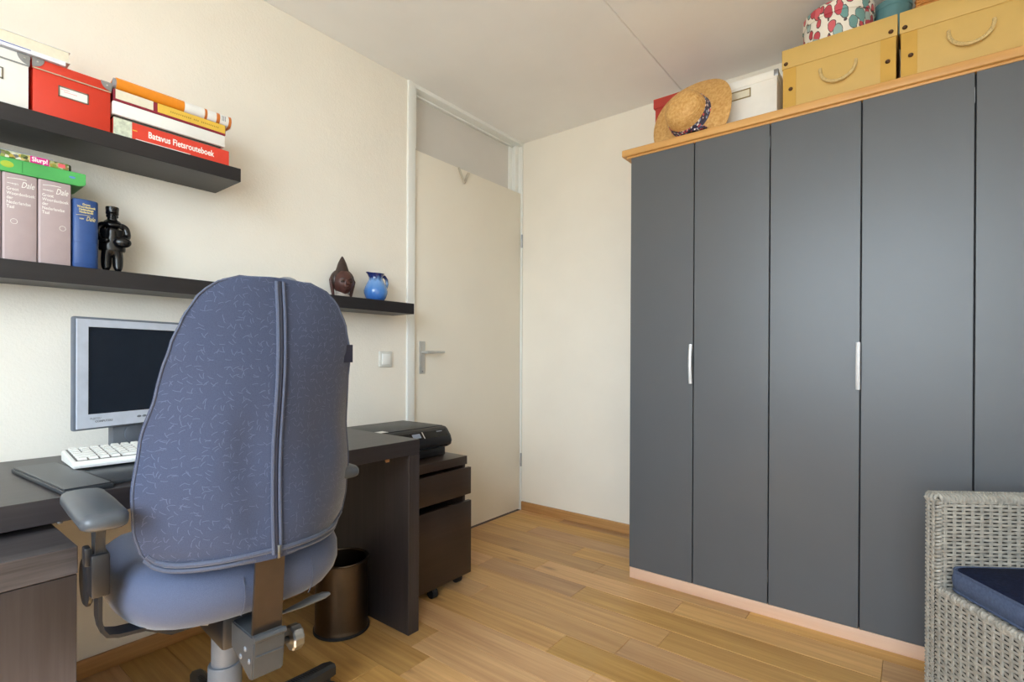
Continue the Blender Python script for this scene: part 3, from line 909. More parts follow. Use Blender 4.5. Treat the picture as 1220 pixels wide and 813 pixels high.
dictionary(0.2525, 0.3245, 1.5572, M_PINKGREY, 'leftmost of the two pinkish grey dictionary volumes on the lower shelf', 1)
dictionary(0.3268, 0.4000, 1.5572, M_PINKGREY, 'pinkish grey dictionary volume next to the blue dictionary', 2)
dictionary(0.1790, 0.2505, 1.5572, M_PINKGREY, 'pinkish grey dictionary volume cut off by the left edge of the photo', 1)
t = thing('dictionary', 'dark blue dictionary with rounded spine beside the black figurine', 'book', (0.08, 0.437, Z1))
lp = []
for z in (Z1, Z1 + 0.004, 1.518, 1.5215):
    ins = 0.002 if z in (Z1, 1.5215) else 0.0
    pts = [(0.014, 0.404 + ins), (0.136, 0.404 + ins)]
    for k in range(1, 8):
        a = math.pi * k / 8
        pts.append((0.136 + (0.012 - ins) * math.sin(a), 0.4355 - (0.0315 - ins) * math.cos(a)))
    pts += [(0.136, 0.467 - ins), (0.014, 0.467 - ins)]
    lp.append([(px_, py_, z) for px_, py_ in pts])
bm = B(); loft(bm, lp); link_mesh('cover', bm, M_BLUECOVER, t)
for z in (Z1 + 0.012, Z1 + 0.078):
    bm = B()
    tube(bm, [(0.1365 + 0.0118 * math.sin(math.pi * k / 8), 0.4355 - 0.0315 * math.cos(math.pi * k / 8), z) for k in range(9)], 0.0009, 5)
    link_mesh('spine_rib', bm, M_BLUECOVER, t)
for i, s in enumerate(('Groot', 'Woordenboek', 'Hedendaags', 'Nederlands')):
    text('spine_title', s, 0.0088, (0.1484, 0.4355, 1.503 - i * 0.0078), FACE_X, t, M_GOLDTEXT, 'CENTER', 0.82, bold=0.0002)
lg = text('publisher_logo', 'Dale', 0.018, (0.1484, 0.4345, 1.458), FACE_X, t, M_GOLDTEXT, width=0.66, shear=0.35)
text('logo_word', 'van', 0.009, (0.1478, 0.419, 1.460), FACE_X, lg, M_GOLDTEXT, width=0.9)
bm = B(); tube(bm, [(0.1468 + 0.0014 * k / 6, 0.412 + 0.034 * k / 8, 1.472 + 0.002 * math.sin(math.pi * k / 10)) for k in range(9)], 0.0006, 5); link_mesh('swash', bm, M_GOLDTEXT, lg)

# green folder and comic on top of the dictionaries
t = thing('folder', 'bright green plastic folder lying across the dictionaries', 'folder', (0.08, 0.30, 1.558))
bm = B(); prism(bm, [(0.130, 1.5577), (0.418, 1.5577), (0.434, 1.5640), (0.434, 1.5965), (0.130, 1.5965)], 0.015, 0.150, 'x', bev=0.0012); link_mesh('cover', bm, M_GREEN, t)
bm = B(); ellipsoid(bm, (0.1500, 0.262, 1.578), (0.0008, 0.014, 0.009), 18, 8); link_mesh('yellow_sticker', bm, plain('yellow_green_print', 'A9BE3A', 0.5), t)
bm = B(); ellipsoid(bm, (0.1500, 0.402, 1.5795), (0.0008, 0.008, 0.0035), 14, 8); link_mesh('blue_print', bm, plain('blue_logo', '5E8CC0', 0.5), t)
link_mesh('clasp_line', bx(0.1495, 0.1506, 0.292, 0.294, 1.562, 1.593), plain('dark_green', '2F8A3E', 0.5), t)
t = thing('comic_book', 'thin comic book with magenta Slurp! label on the green folder', 'book', (0.08, 0.29, 1.597))
bm = B(); box(bm, 0.02, 0.148, 0.16, 0.395, 1.5969, 1.6165, bev=0.003, seg=2); link_mesh('cover', bm, M_COMIC, t)
bm = B(); box(bm, 0.03, 0.1465, 0.352, 0.401, 1.5972, 1.6160, bev=0.004, seg=2); link_mesh('dark_end', bm, plain('dark_green_cover', '23301F', 0.4), t)
lb = link_mesh('magenta_label', bx(0.1472, 0.1488, 0.3095, 0.350, 1.5972, 1.6165, bev=0.0004, seg=1), M_MAGENTA, t)
text('label_word', 'Slurp!', 0.0175, (0.149, 0.3125, 1.602), FACE_X, lb, M_WHITETEXT, width=0.85, bold=0.0005)
link_mesh('red_label', bx(0.1465, 0.1485, 0.370, 0.386, 1.6015, 1.6120), plain('coral_label', 'E0606A', 0.4), t)
t = lying_book('booklet', 0.006, 0.075, 0.13, 0.372, 1.6170, 1.6400, plain('pale_grey_cover', 'C9CCCA', 0.5), M_PAPER, 'pale grey booklet behind the comic, against the wall', 'booklet', spine_front=True)

# black figurine: man in a peaked cap holding a bag
fig = thing('figurine', 'glossy black stone figurine of a man in a cap holding a bag', 'figurine', (0.085, 0.5155, Z1), rotz=R(-14))
# local axes: +x faces the room, y to the right of the photo
def skin(name, verts, edges, mat, parent, sub=2):
    me = bpy.data.meshes.new(name)
    me.from_pydata([v[0] for v in verts], edges, [])
    o = bpy.data.objects.new(name, me); COL.objects.link(o)
    md = o.modifiers.new('skin', 'SKIN'); md.use_smooth_shade = True
    for i, v in enumerate(verts):
        sv = me.skin_vertices[0].data[i]
        r_ = v[1]
        sv.radius = r_ if isinstance(r_, tuple) else (r_, r_)
        sv.use_root = (i == 0)
    ms = o.modifiers.new('sub', 'SUBSURF'); ms.levels = sub; ms.render_levels = sub
    bpy.context.view_layer.update()
    dg = bpy.context.evaluated_depsgraph_get()
    nm = bpy.data.meshes.new_from_object(o.evaluated_get(dg))
    bpy.data.objects.remove(o)
    for p in nm.polygons: p.use_smooth = True
    nm.materials.clear(); nm.materials.append(mat)
    ob = bpy.data.objects.new(name, nm); COL.objects.link(ob); ob.parent = parent
    return ob
V = [((0, 0, 0.096), (0.030, 0.020)),        # 0 pelvis
     ((0, 0, 0.125), (0.031, 0.020)),        # 1 waist
     ((0, 0, 0.150), (0.036, 0.021)),        # 2 chest
     ((0, 0, 0.163), (0.024, 0.015)),        # 3 shoulders
     ((0.001, 0, 0.172), (0.012, 0.012)),    # 4 neck
     ((0.003, 0, 0.186), (0.0165, 0.0160)),  # 5 head
     ((0.003, 0, 0.200), (0.012, 0.012)),    # 6 crown
     ((0, -0.014, 0.060), (0.017, 0.017)), ((0, -0.015, 0.020), (0.0145, 0.0145)), ((0.008, -0.016, 0.006), (0.010, 0.008)),
     ((0, 0.014, 0.060), (0.017, 0.017)), ((0, 0.015, 0.020), (0.0145, 0.0145)), ((0.008, 0.016, 0.006), (0.010, 0.008)),
     ((-0.001, -0.033, 0.150), (0.012, 0.012)), ((0.002, -0.036, 0.118), (0.010, 0.010)), ((0.020, -0.024, 0.100), (0.008, 0.008)), ((0.027, -0.006, 0.103), (0.0075, 0.0075)),
     ((-0.001, 0.036, 0.150), (0.012, 0.012)), ((0.004, 0.040, 0.120), (0.011, 0.011)), ((0.022, 0.026, 0.108), (0.008, 0.008)), ((0.028, 0.008, 0.110), (0.0075, 0.0075))]
E_ = [(0, 1), (1, 2), (2, 3), (3, 4), (4, 5), (5, 6), (0, 7), (7, 8), (8, 9), (0, 10), (10, 11), (11, 12), (3, 13), (13, 14), (14, 15), (15, 16), (3, 17), (17, 18), (18, 19), (19, 20)]
body = skin('body', V, E_, M_STATUE, fig)
bm = B(); lathe(bm, [(0.0160, 0), (0.0172, 0.003), (0.0170, 0.010), (0.0180, 0.021), (0.0172, 0.0245), (0.002, 0.0252)], (0.002, 0, 0.189), 20); c_ = link_mesh('cap', bm, M_STATUE, fig)
bm = B(); ellipsoid(bm, (0.017, 0, 0.193), (0.010, 0.012, 0.002), 14, 6); link_mesh('cap_peak', bm, M_STATUE, c_)
bm = B()
ellipsoid(bm, (0.017, 0, 0.183), (0.003, 0.0025, 0.004), 8, 6); ellipsoid(bm, (0.0155, -0.005, 0.186), (0.002, 0.0025, 0.0015), 8, 6); ellipsoid(bm, (0.0155, 0.005, 0.186), (0.002, 0.0025, 0.0015), 8, 6); ellipsoid(bm, (0.015, 0, 0.176), (0.002, 0.004, 0.0014), 8, 6)
ellipsoid(bm, (0.002, -0.0145, 0.184), (0.003, 0.0015, 0.004), 8, 6); ellipsoid(bm, (0.002, 0.0145, 0.184), (0.003, 0.0015, 0.004), 8, 6)
link_mesh('face_features', bm, M_STATUE, fig)
bm = B(); ellipsoid(bm, (0.033, 0.026, 0.098), (0.015, 0.024, 0.017), 18, 10); bg = link_mesh('bag', bm, M_STATUE, fig)
bm = B(); lathe(bm, [(0.033, 0.072), (0.035, 0.078), (0.034, 0.110), (0.036, 0.140)], (0, 0, 0), 20)
for v in bm.verts: v.co.x *= 0.66
link_mesh('coat', bm, M_STATUE, fig)
bm = B(); box(bm, -0.020, 0.024, -0.036, 0.036, 0.0, 0.005, bev=0.0015); link_mesh('plinth', bm, M_STATUE, fig)

# carved head
bud = thing('buddha_head', 'dark reddish carved buddha head with pointed topknot on the lower shelf', 'sculpture', (0.086, 1.366, Z1), rotz=R(-11))
def head_fn(p, d):
    # d.x forward; jaw narrows, face flattened
    q = p.copy()
    if d.z < 0:
        k = 1 - 0.30 * (-d.z) ** 1.5
        q.y *= k
        q.x *= 1 - 0.12 * (-d.z)
    if d.x > 0.55 and abs(d.y) < 0.16 and -0.45 < d.z < 0.12:   # nose ridge
        q.x += 0.011 * (1 - abs(d.y) / 0.16) * min(1, (0.12 - d.z) / 0.42)
    for s in (-1, 1):                                             # brows and eye hollows
        dy, dz = d.y - s * 0.36, d.z - 0.02
        if d.x > 0: q.x -= 0.006 * math.exp(-(dy * dy * 30 + dz * dz * 140))
        dz2 = d.z - 0.22
        if d.x > 0: q.x += 0.0035 * math.exp(-(dy * dy * 14 + dz2 * dz2 * 160))
        dz3 = d.z + 0.03
        if d.x > 0: q.x += 0.0028 * math.exp(-(dy * dy * 60 + dz3 * dz3 * 500))
    if d.x > 0:
        q.x += 0.0045 * math.exp(-((d.y / 0.24) ** 2 + ((d.z + 0.62) / 0.06) ** 2))
        q.x += 0.0040 * math.exp(-((d.y / 0.20) ** 2 + ((d.z + 0.74) / 0.05) ** 2))
        q.x += 0.005 * math.exp(-((d.y / 0.28) ** 2 + ((d.z + 0.93) / 0.10) ** 2))
    return q
bm = B(); ellipsoid(bm, (0.004, 0, 0.068), (0.050, 0.046, 0.058), 56, 44, fn=head_fn); link_mesh('face', bm, M_BUDDHA, bud, smooth=80)
bm = B()
def hair_fn(p, d):
    q = p.copy()
    if d.x > 0.2: q.x -= 0.014 * (d.x - 0.2)
    return q
ellipsoid(bm, (-0.004, 0, 0.080), (0.051, 0.054, 0.053), 40, 24, fn=hair_fn)
for v in bm.verts:
    lim = 0.090 + (0.016 if v.co.x > 0.02 else 0.0)
    if v.co.x > 0.02 and v.co.z < lim: v.co.x = min(v.co.x, 0.020)
link_mesh('hair', bm, M_BUDDHA_HAIR, bud, smooth=80)
bm = B(); lathe(bm, [(0.031, 0.118), (0.028, 0.128), (0.0250, 0.136), (0.0215, 0.148), (0.0175, 0.160), (0.012, 0.172), (0.007, 0.182), (0.003, 0.188), (0.001, 0.190)], (-0.004, 0, 0), 24); link_mesh('topknot', bm, M_BUDDHA_HAIR, bud, smooth=80)
bm = B()
prism(bm, [(0.046, 0.082), (0.0525, 0.078), (0.0690, 0.057), (0.0640, 0.0525), (0.048, 0.052)], -0.0085, 0.0085, 'y', bev=0.003)
for v in bm.verts:
    v.co.y *= 0.45 + 0.55 * max(0.0, min(1.0, (0.082 - v.co.z) / 0.026))
link_mesh('nose', bm, M_BUDDHA, bud, smooth=80, world=False)
for q_ in (-1, 1):
    bm = B(); ellipsoid(bm, (0.0478, q_ * 0.0185, 0.0700), (0.0060, 0.0105, 0.0055), 14, 8); link_mesh('eyelid', bm, M_BUDDHA_HAIR, bud, smooth=80, world=False)
    bm = B(); tube(bm, [(0.0530, q_ * 0.004, 0.078), (0.0520, q_ * 0.012, 0.0835), (0.0480, q_ * 0.021, 0.0845), (0.0410, q_ * 0.030, 0.0810)], [0.0016, 0.0022, 0.0022, 0.0014], 6); link_mesh('brow', bm, M_BUDDHA_HAIR, bud, smooth=80, world=False)
bm = B(); ellipsoid(bm, (0.0490, 0, 0.0440), (0.0070, 0.0125, 0.0030), 14, 8); ellipsoid(bm, (0.0475, 0, 0.0385), (0.0070, 0.0100, 0.0032), 14, 8); link_mesh('lips', bm, M_BUDDHA, bud, smooth=80, world=False)
for s in (-1, 1):
    bm = B()
    tube(bm, [(-0.004, s * 0.050, 0.090), (0.000, s * 0.052, 0.078), (-0.002, s * 0.049, 0.055), (-0.004, s * 0.044, 0.030), (-0.006, s * 0.040, 0.008)], [0.006, 0.010, 0.009, 0.008, 0.007], 10, flat=0.6)
    link_mesh('ear', bm, M_BUDDHA, bud, smooth=80)
bm = B(); lathe(bm, [(0.036, 0.0), (0.034, 0.006), (0.030, 0.018), (0.030, 0.03)], (-0.002, 0, 0), 24); link_mesh('neck', bm, M_BUDDHA_NECK, bud)

# blue jug
jug = thing('jug', 'small blue glazed ceramic jug on the lower shelf near the door', 'jug', (0.082, 1.552, Z1), rotz=R(88))
prof = [(0.030, 0.0), (0.036, 0.002), (0.048, 0.018), (0.055, 0.038), (0.056, 0.052), (0.050, 0.072), (0.040, 0.090), (0.033, 0.105), (0.032, 0.115), (0.036, 0.127), (0.041, 0.134)]
bm = B(); lathe(bm, prof + [(0.038, 0.134), (0.030, 0.115), (0.031, 0.104), (0.045, 0.075), (0.045, 0.02), (0.002, 0.006)], (0, 0, 0), 36, cap=False)
for v in bm.verts:
    if v.co.z > 0.112:
        k = (v.co.z - 0.112) / 0.022
        a = math.atan2(v.co.y, v.co.x)
        g = math.exp(-((math.atan2(math.sin(a - math.pi), math.cos(a - math.pi))) / 0.45) ** 2)
        v.co.x -= 0.013 * k * g; v.co.z += 0.004 * k * g
link_mesh('body', bm, M_GLAZE, jug, smooth=60)
bm = B(); tube(bm, [(0.034, 0, 0.124), (0.050, 0, 0.126), (0.063, 0, 0.112), (0.066, 0, 0.092), (0.060, 0, 0.072), (0.051, 0, 0.064)], [0.006, 0.0065, 0.006, 0.006, 0.006, 0.007], 10, flat=1.3); link_mesh('handle', bm, M_GLAZE, jug, smooth=60)

# light switch
t = thing('light_switch', 'off-white rocker light switch on the left wall below the shelf', 'light switch', (0.0, 1.672, 1.036))
link_mesh('plate', bx(0.0, 0.009, 1.632, 1.714, 0.996, 1.076, bev=0.004, seg=3), M_OFFWHITEPL, t)
link_mesh('rocker', bx(0.008, 0.014, 1.648, 1.698, 1.008, 1.064, bev=0.002), M_WHITEPL, t)

# ------------------------------------------------------------------ desk
DX0, DX1, DZ, DYR = 0.018, 0.640, 0.734, 1.336
desk = thing('desk', 'brown-black wooden desk with thick panel sides along the left wall', 'desk', (0.33, 0.58, 0))
link_mesh('desk_top', bx(DX0, DX1, -0.175, DYR, 0.679, DZ, bev=0.0012, seg=1), M_BLACKWOOD, desk)
link_mesh('side_panel', bx(DX0, DX1 - 0.0005, DYR - 0.052, DYR - 0.0005, 0.0, 0.6788, bev=0.001, seg=1), M_BLACKWOOD_Z, desk)
link_mesh('side_panel', bx(DX0, DX1 - 0.0005, -0.1745, -0.123, 0.0, 0.6788, bev=0.001, seg=1), M_BLACKWOOD_Z, desk)
bm = B(); lathe(bm, [(0.007, 0), (0.007, 0.012), (0.004, 0.014)], (0.52, DYR - 0.052, 0.645), 12, axis=Matrix(((1, 0, 0), (0, 0, -1), (0, 1, 0)))); link_mesh('peg', bm, plain('wood_peg', 'B98F66', 0.5), desk)
bm = B(); tube(bm, [(0.600, 0.290, 0.6793), (0.600, 0.290, 0.667)], 0.006, 10); link_mesh('glide_bolt', bm, M_STEEL, desk)

ext = thing('pull_out_table', 'brown-black low pull-out table section at the left, with worn top', 'side table', (0.5, 0.08, 0))
link_mesh('table_top', bx(0.10, 0.800, -0.115, 0.2805, 0.6085, 0.664, bev=0.0012, seg=1), wood('worn_brown_black_wood', '5C585A', '2A2628', 1, 0.40, 90, False, (0.38, 0.75), bump=0.35), ext)
link_mesh('end_panel', bx(0.748, 0.7985, -0.115, 0.2795, 0.0, 0.6065, bev=0.001, seg=1), M_BLACKWOOD_Z, ext)

# ------------------------------------------------------------------ drawer unit on castors
ped = thing('drawer_unit', 'brown-black drawer unit on castors between the desk and the door', 'drawer unit', (0.26, 1.58, 0))
PY0, PY1 = 1.375, 1.772
link_mesh('carcass_top', bx(0.03, 0.482, PY0, PY1, 0.548, 0.587, bev=0.001), M_PEDWOOD, ped)
for a, b in ((PY0, PY0 + 0.018), (PY1 - 0.018, PY1)):
    link_mesh('carcass_side', bx(0.03, 0.470, a, b, 0.050, 0.548, bev=0.001), M_PEDWOOD, ped)
link_mesh('carcass_back', bx(0.03, 0.045, PY0 + 0.018, PY1 - 0.018, 0.05, 0.548), M_PEDWOOD, ped)
link_mesh('carcass_base', bx(0.045, 0.470, PY0 + 0.018, PY1 - 0.018, 0.05, 0.065), M_PEDWOOD, ped)
for z0, z1, x1 in ((0.412, 0.536, 0.500), (0.045, 0.382, 0.502)):
    d = link_mesh('drawer_front', bx(x1 - 0.018, x1, PY0 + 0.001, PY1 + 0.008, z0, z1, bev=0.001), M_PEDWOOD, ped)
    link_mesh('drawer_box', bx(0.06, x1 - 0.018, PY0 + 0.022, PY1 - 0.022, z0 + 0.03, z1 - 0.04), M_BLACK, d)
for x, y in ((0.485, 1.553), (0.455, 1.735), (0.08, 1.42), (0.08, 1.73)):
    bm = B()
    lathe(bm, [(0.012, -0.016), (0.020, -0.015), (0.0215, -0.012), (0.0215, -0.003), (0.018, -0.001), (0.018, 0.001), (0.0215, 0.003), (0.0215, 0.012), (0.020, 0.015), (0.012, 0.016)], (x, y, 0.0217), 20, axis=Matrix(((1, 0, 0), (0, 0, 1), (0, -1, 0))))
    cst = link_mesh('castor', bm, M_RUBBER, ped)
    bm = B(); box(bm, x - 0.016, x + 0.012, y - 0.011, y + 0.011, 0.036, 0.0500, bev=0.003); link_mesh('fork', bm, M_DKGREY, cst)

# printer on the drawer unit
pr = thing('printer', 'black flat inkjet printer on the drawer unit beside the desk', 'printer', (0.25, 1.55, 0.5875))
YP0, YP1 = 1.342, 1.738
zb = 0.5878
bm = B(); box(bm, 0.075, 0.385, YP0 + 0.012, YP1 - 0.012, zb, zb + 0.042, bev=0.006, seg=2); link_mesh('base', bm, M_BLACK, pr)
prof = [(0.070, zb + 0.040), (0.395, zb + 0.040), (0.416, zb + 0.052), (0.422, zb + 0.070), (0.414, zb + 0.094), (0.390, zb + 0.124), (0.378, zb + 0.132), (0.366, zb + 0.134), (0.070, zb + 0.134)]
def pr_loop(yy, k):
    cx, cz = 0.24, zb + 0.087
    return [(cx + (a - cx) * k, yy, cz + (b - cz) * k) for a, b in prof]
bm = B(); loft(bm, [pr_loop(YP0, 0.95), pr_loop(YP0 + 0.004, 0.99), pr_loop(YP0 + 0.012, 1.0), pr_loop(YP1 - 0.016, 1.0), pr_loop(YP1 - 0.004, 0.985), pr_loop(YP1, 0.95)]); link_mesh('housing', bm, M_BLACK, pr, smooth=45)
link_mesh('top_lid', bx(0.080, 0.362, YP0 + 0.010, YP1 - 0.010, zb + 0.1335, zb + 0.137, bev=0.0015), M_DKGREY, pr)
# sloped control panel parts
slope = Vector((0.390 - 0.414, 0, 0.124 - 0.094)).normalized()
nrm = Vector((0.03, 0, 0.024)).normalized()
def on_panel(y0, y1, s0, s1, th=0.0012):
    bm = B(); o0 = Vector((0.414, 0, zb + 0.094))
    vs = []
    for h in (-0.0005, th):
        for yy, s in ((y0, s0), (y1, s0), (y1, s1), (y0, s1)):
            vs.append(bm.verts.new(o0 + slope * s + nrm * h + Vector((0, yy, 0))))
    for f in ((3, 2, 1, 0), (4, 5, 6, 7), (0, 1, 5, 4), (1, 2, 6, 5), (2, 3, 7, 6), (3, 0, 4, 7)): bm.faces.new([vs[i] for i in f])
    return bm
cp = link_mesh('control_panel', on_panel(1.385, 1.715, 0.002, 0.036, 0.0006), M_BLACK_GLOSS, pr)
link_mesh('display', on_panel(1.508, 1.554, 0.008, 0.030), plain('grey_display', '8A93A4', 0.2), cp)
link_mesh('silver_bar', on_panel(1.568, 1.573, 0.002, 0.036), M_ALU, cp)
link_mesh('brand_mark', on_panel(1.655, 1.69, 0.027, 0.031), M_GREYTEXT, cp)
link_mesh('paper_slot', bx(0.400, 0.4175, YP0 + 0.03, YP1 - 0.03, zb + 0.0495, zb + 0.0535), M_BLACK_GLOSS, pr)
tag(link_mesh('paper_slip', bx(0.315, 0.358, 1.350, 1.412, zb + 0.1371, zb + 0.1378), M_PAPER), 'small white slip of paper on the printer lid', 'paper')

# ------------------------------------------------------------------ waste bin
bn = thing('waste_bin', 'dark bronze metal waste bin on the floor under the desk', 'waste bin', (0.395, 1.165, 0))
bc = (0.390, 1.165, 0.0)
bm = B()
lathe(bm, [(0.002, 0.004), (0.100, 0.004), (0.1015, 0.012), (0.0985, 0.020), (0.0975, 0.030), (0.0975, 0.232), (0.0965, 0.240), (0.0965, 0.268), (0.0945, 0.268), (0.0945, 0.02), (0.002, 0.02)], bc, 44, cap=False)
link_mesh('body', bm, M_BIN, bn)
bm = B(); tube(bm, [(bc[0] + 0.0975 * math.cos(2 * math.pi * k / 44), bc[1] + 0.0975 * math.sin(2 * math.pi * k / 44), 0.270) for k in range(44)], 0.0045, 8, closed=True); link_mesh('rim', bm, M_BIN, bn)
bm = B(); lathe(bm, [(0.100, 0.0), (0.1045, 0.002), (0.1045, 0.010), (0.101, 0.013)], bc, 44); link_mesh('foot_ring', bm, M_RUBBER, bn)

# ------------------------------------------------------------------ things on the desk
DT = DZ + 0.0003
mon = thing('monitor', 'silver flat monitor with dark screen on the desk', 'monitor', (0.165, 0.567, DT), rotz=R(16.8))
# local: +x towards the viewer, y to the right; left bezel edge at y=-0.19
MB, MT, MW = 0.095, 0.428, 0.190
bm = B(); box(bm, -0.005, 0.012, -MW, MW, MB, MT, bev=0.006, seg=2); link_mesh('housing', bm, M_SLATE, mon)
bm = B()
bz = 0.036
for a in ((-MW + 0.007, MW - 0.007, MT - 0.007 - 0.022, MT - 0.007), (-MW + 0.007, MW - 0.007, MB + 0.006, MB + 0.046), (-MW + 0.007, -MW + bz, MB + 0.046, MT - 0.029), (MW - bz, MW - 0.007, MB + 0.046, MT - 0.029)):
    box(bm, 0.010, 0.0165, a[0], a[1], a[2], a[3])
bezel = link_mesh('bezel', bm, M_SILVER, mon)
link_mesh('screen', bx(0.008, 0.0135, -MW + bz, MW - bz, MB + 0.046, MT - 0.029), M_SCREEN, mon)
text('brand_word', 'FUJITSU', 0.0085, (0.0168, -MW + 0.040, MB + 0.030), FACE_X, bezel, M_GREYTEXT, shear=0.2)
text('brand_word', 'COMPUTERS', 0.0085, (0.0168, -MW + 0.054, MB + 0.021), FACE_X, bezel, M_GREYTEXT, bold=0.0003)
for k in range(5):
    bm = B(); ellipsoid(bm, (0.0165, -0.010 + k * 0.016, MB + 0.027), (0.002, 0.007, 0.0035), 12, 8); link_mesh('button', bm, M_GREYPL, bezel)
link_mesh('stand_neck', bx(-0.030, -0.004, -0.075, 0.075, 0.03, 0.20, bev=0.006), M_GREYPL, mon)
bm = B(); lathe(bm, [(0.030, 0), (0.030, 0.004), (0.026, 0.005)], (-0.004, -0.012, 0.068), 20, axis=FACE_X); link_mesh('cable_disc', bm, M_SLATE, mon)
bm = B(); box(bm, -0.10, 0.028, -0.09, 0.09, 0.0, 0.030, bev=0.010, seg=3); link_mesh('stand_base', bm, M_GREYPL, mon)

# leather folder
fo = thing('writing_folder', 'open black leather writing folder on the desk under the keyboard', 'folder', (0.43, 0.36, DT), rotz=R(4))
link_mesh('cover', bx(-0.205, 0.200, -0.085, 0.010, 0.0, 0.011, bev=0.003, seg=2), M_LEATHER, fo, world=False)
link_mesh('inner_sheet', bx(-0.200, 0.196, -0.082, 0.006, 0.011, 0.0145, bev=0.001, seg=1), M_LEATHER, fo, world=False)
link_mesh('cover', bx(-0.205, 0.165, 0.012, 0.300, 0.0, 0.009, bev=0.003, seg=2), M_LEATHER, fo, world=False)
link_mesh('stitched_hinge', bx(-0.200, 0.170, 0.007, 0.015, 0.004, 0.0135, bev=0.003, seg=2), M_BLACK, fo, world=False)

# keyboard with slight tilt, back raised
kb = thing('keyboard', 'white compact computer keyboard lying on the leather folder', 'keyboard', (0.315, 0.565, DT + 0.0150), rotz=R(-3))
def kz(x): return 0.016 + (0.085 - x) * 0.075
bm = B()
prism(bm, [(0.088, 0.0), (0.092, 0.010), (0.086, 0.0165), (-0.080, 0.0290), (-0.086, 0.022), (-0.080, 0.0)], -0.205, 0.205, 'y', bev=0.0022)
link_mesh('case', bm, M_WHITEPL, kb, world=False)
bm = B()
for r_ in range(6):
    xk = 0.070 - r_ * 0.0255
    n_ = 16
    col = 0
    while col < n_:
        w = 1
        if r_ == 0 and col == 4: w = 6
        elif r_ in (1, 2) and col in (0, 13): w = 2
        y0_ = -0.194 + col * 0.0243
        w = min(w, n_ - col)
        zt = kz(xk)
        a0, a1, b0, b1 = xk - 0.0215, xk, y0_ + 0.0012, y0_ + 0.0243 * w - 0.0012
        lo = [(a0, b0), (a1, b0), (a1, b1), (a0, b1)]
        hi = [(a0 + 0.003, b0 + 0.003), (a1 - 0.004, b0 + 0.003), (a1 - 0.004, b1 - 0.003), (a0 + 0.003, b1 - 0.003)]
        v0 = [bm.verts.new((p, q, kz(p) - 0.002)) for p, q in lo]; v1 = [bm.verts.new((p, q, kz(p) + 0.0075)) for p, q in hi]
        for i in range(4): bm.faces.new((v0[i], v0[(i + 1) % 4], v1[(i + 1) % 4], v1[i]))
        bm.faces.new(v1); bm.faces.new(v0[::-1])
        col += w
ky = link_mesh('keys', bm, plain('key_white', 'DEDFDC', 0.4, var=0.02), kb, smooth=None, world=False); ky['kind'] = 'stuff'
link_mesh('key_well', prism(B(), [(0.074, kz(0.074) + 0.0016), (0.074, kz(0.074) - 0.004), (-0.079, kz(-0.079) - 0.004), (-0.079, kz(-0.079) + 0.0016)], -0.1965, 0.1965, 'y'), plain('key_gap_grey', '6A6A68', 0.6), kb, smooth=None, world=False)

# ------------------------------------------------------------------ office chair
CH = thing('office_chair', 'blue-grey upholstered office chair seen from behind at the desk', 'office chair', (0.7615, 0.58, 0), rotz=R(175.5))
# local: +x forward (towards the desk), +y to the left of the photo, z up
W_TAB = [(0.600, 0.120), (0.612, 0.165), (0.628, 0.200), (0.66, 0.220), (0.70, 0.230), (0.78, 0.234), (0.88, 0.223), (0.98, 0.205), (1.02, 0.200), (1.07, 0.190), (1.12, 0.174), (1.16, 0.154), (1.185, 0.133), (1.20, 0.112), (1.210, 0.088), (1.2145, 0.060), (1.216, 0.030)]
RIM_TAB = [(0.60, -0.185), (0.70, -0.180), (0.88, -0.192), (0.98, -0.232), (1.07, -0.266), (1.14, -0.282), (1.216, -0.296)]
BUL_TAB = [(0.60, 0.115), (0.70, 0.128), (0.88, 0.116), (0.98, 0.078), (1.07, 0.046), (1.14, 0.030), (1.216, 0.012)]
def rear(s, z):
    w = lerp_tab(W_TAB, z); u = min(1.0, abs(s) / w)
    wob = -0.030 * math.exp(-((s + 0.115) / 0.045) ** 2 - ((z - 0.86) / 0.13) ** 2) - 0.020 * math.exp(-((s - 0.055) / 0.035) ** 2 - ((z - 0.85) / 0.10) ** 2) - 0.012 * math.exp(-((s - 0.04) / 0.03) ** 2 - ((z - 0.70) / 0.05) ** 2) + 0.004 * math.sin(9 * s + 14 * z) * (1 - u) + 0.006 * math.exp(-((s + 0.09) / 0.05) ** 2 - ((z - 0.80) / 0.09) ** 2) - 0.006 * math.exp(-((s + 0.05) / 0.03) ** 2 - ((z - 0.86) / 0.14) ** 2)
    return lerp_tab(RIM_TAB, z) - lerp_tab(BUL_TAB, z) * (1 - u ** 2.3) - wob * (1 - u)
def lift(s, z, w):
    return z + 0.020 * (1 - (s / w) ** 2) * max(0.0, 1 - (z - 0.60) / 0.12)
loops = []
NZ = 54
for j in range(NZ + 1):
    t_ = j / NZ
    z = 0.600 + (1.216 - 0.600) * (0.5 - 0.5 * math.cos(math.pi * t_)) if True else 0
    w = lerp_tab(W_TAB, z); rim = lerp_tab(RIM_TAB, z)
    lp = []
    for k in range(25):
        s = -w + 2 * w * k / 24
        lp.append((rear(s, z), s, lift(s, z, w)))
    for k in range(1, 12):
        s = w - 2 * w * k / 12
        u = abs(s) / w
        lp.append((rim + 0.050 * (1 - u ** 6) * min(1, w / 0.12), s, z))
    loops.append(lp)
bm = B(); loft(bm, loops)
back = link_mesh('backrest', bm, M_FABRIC, CH, smooth=70, world=False)
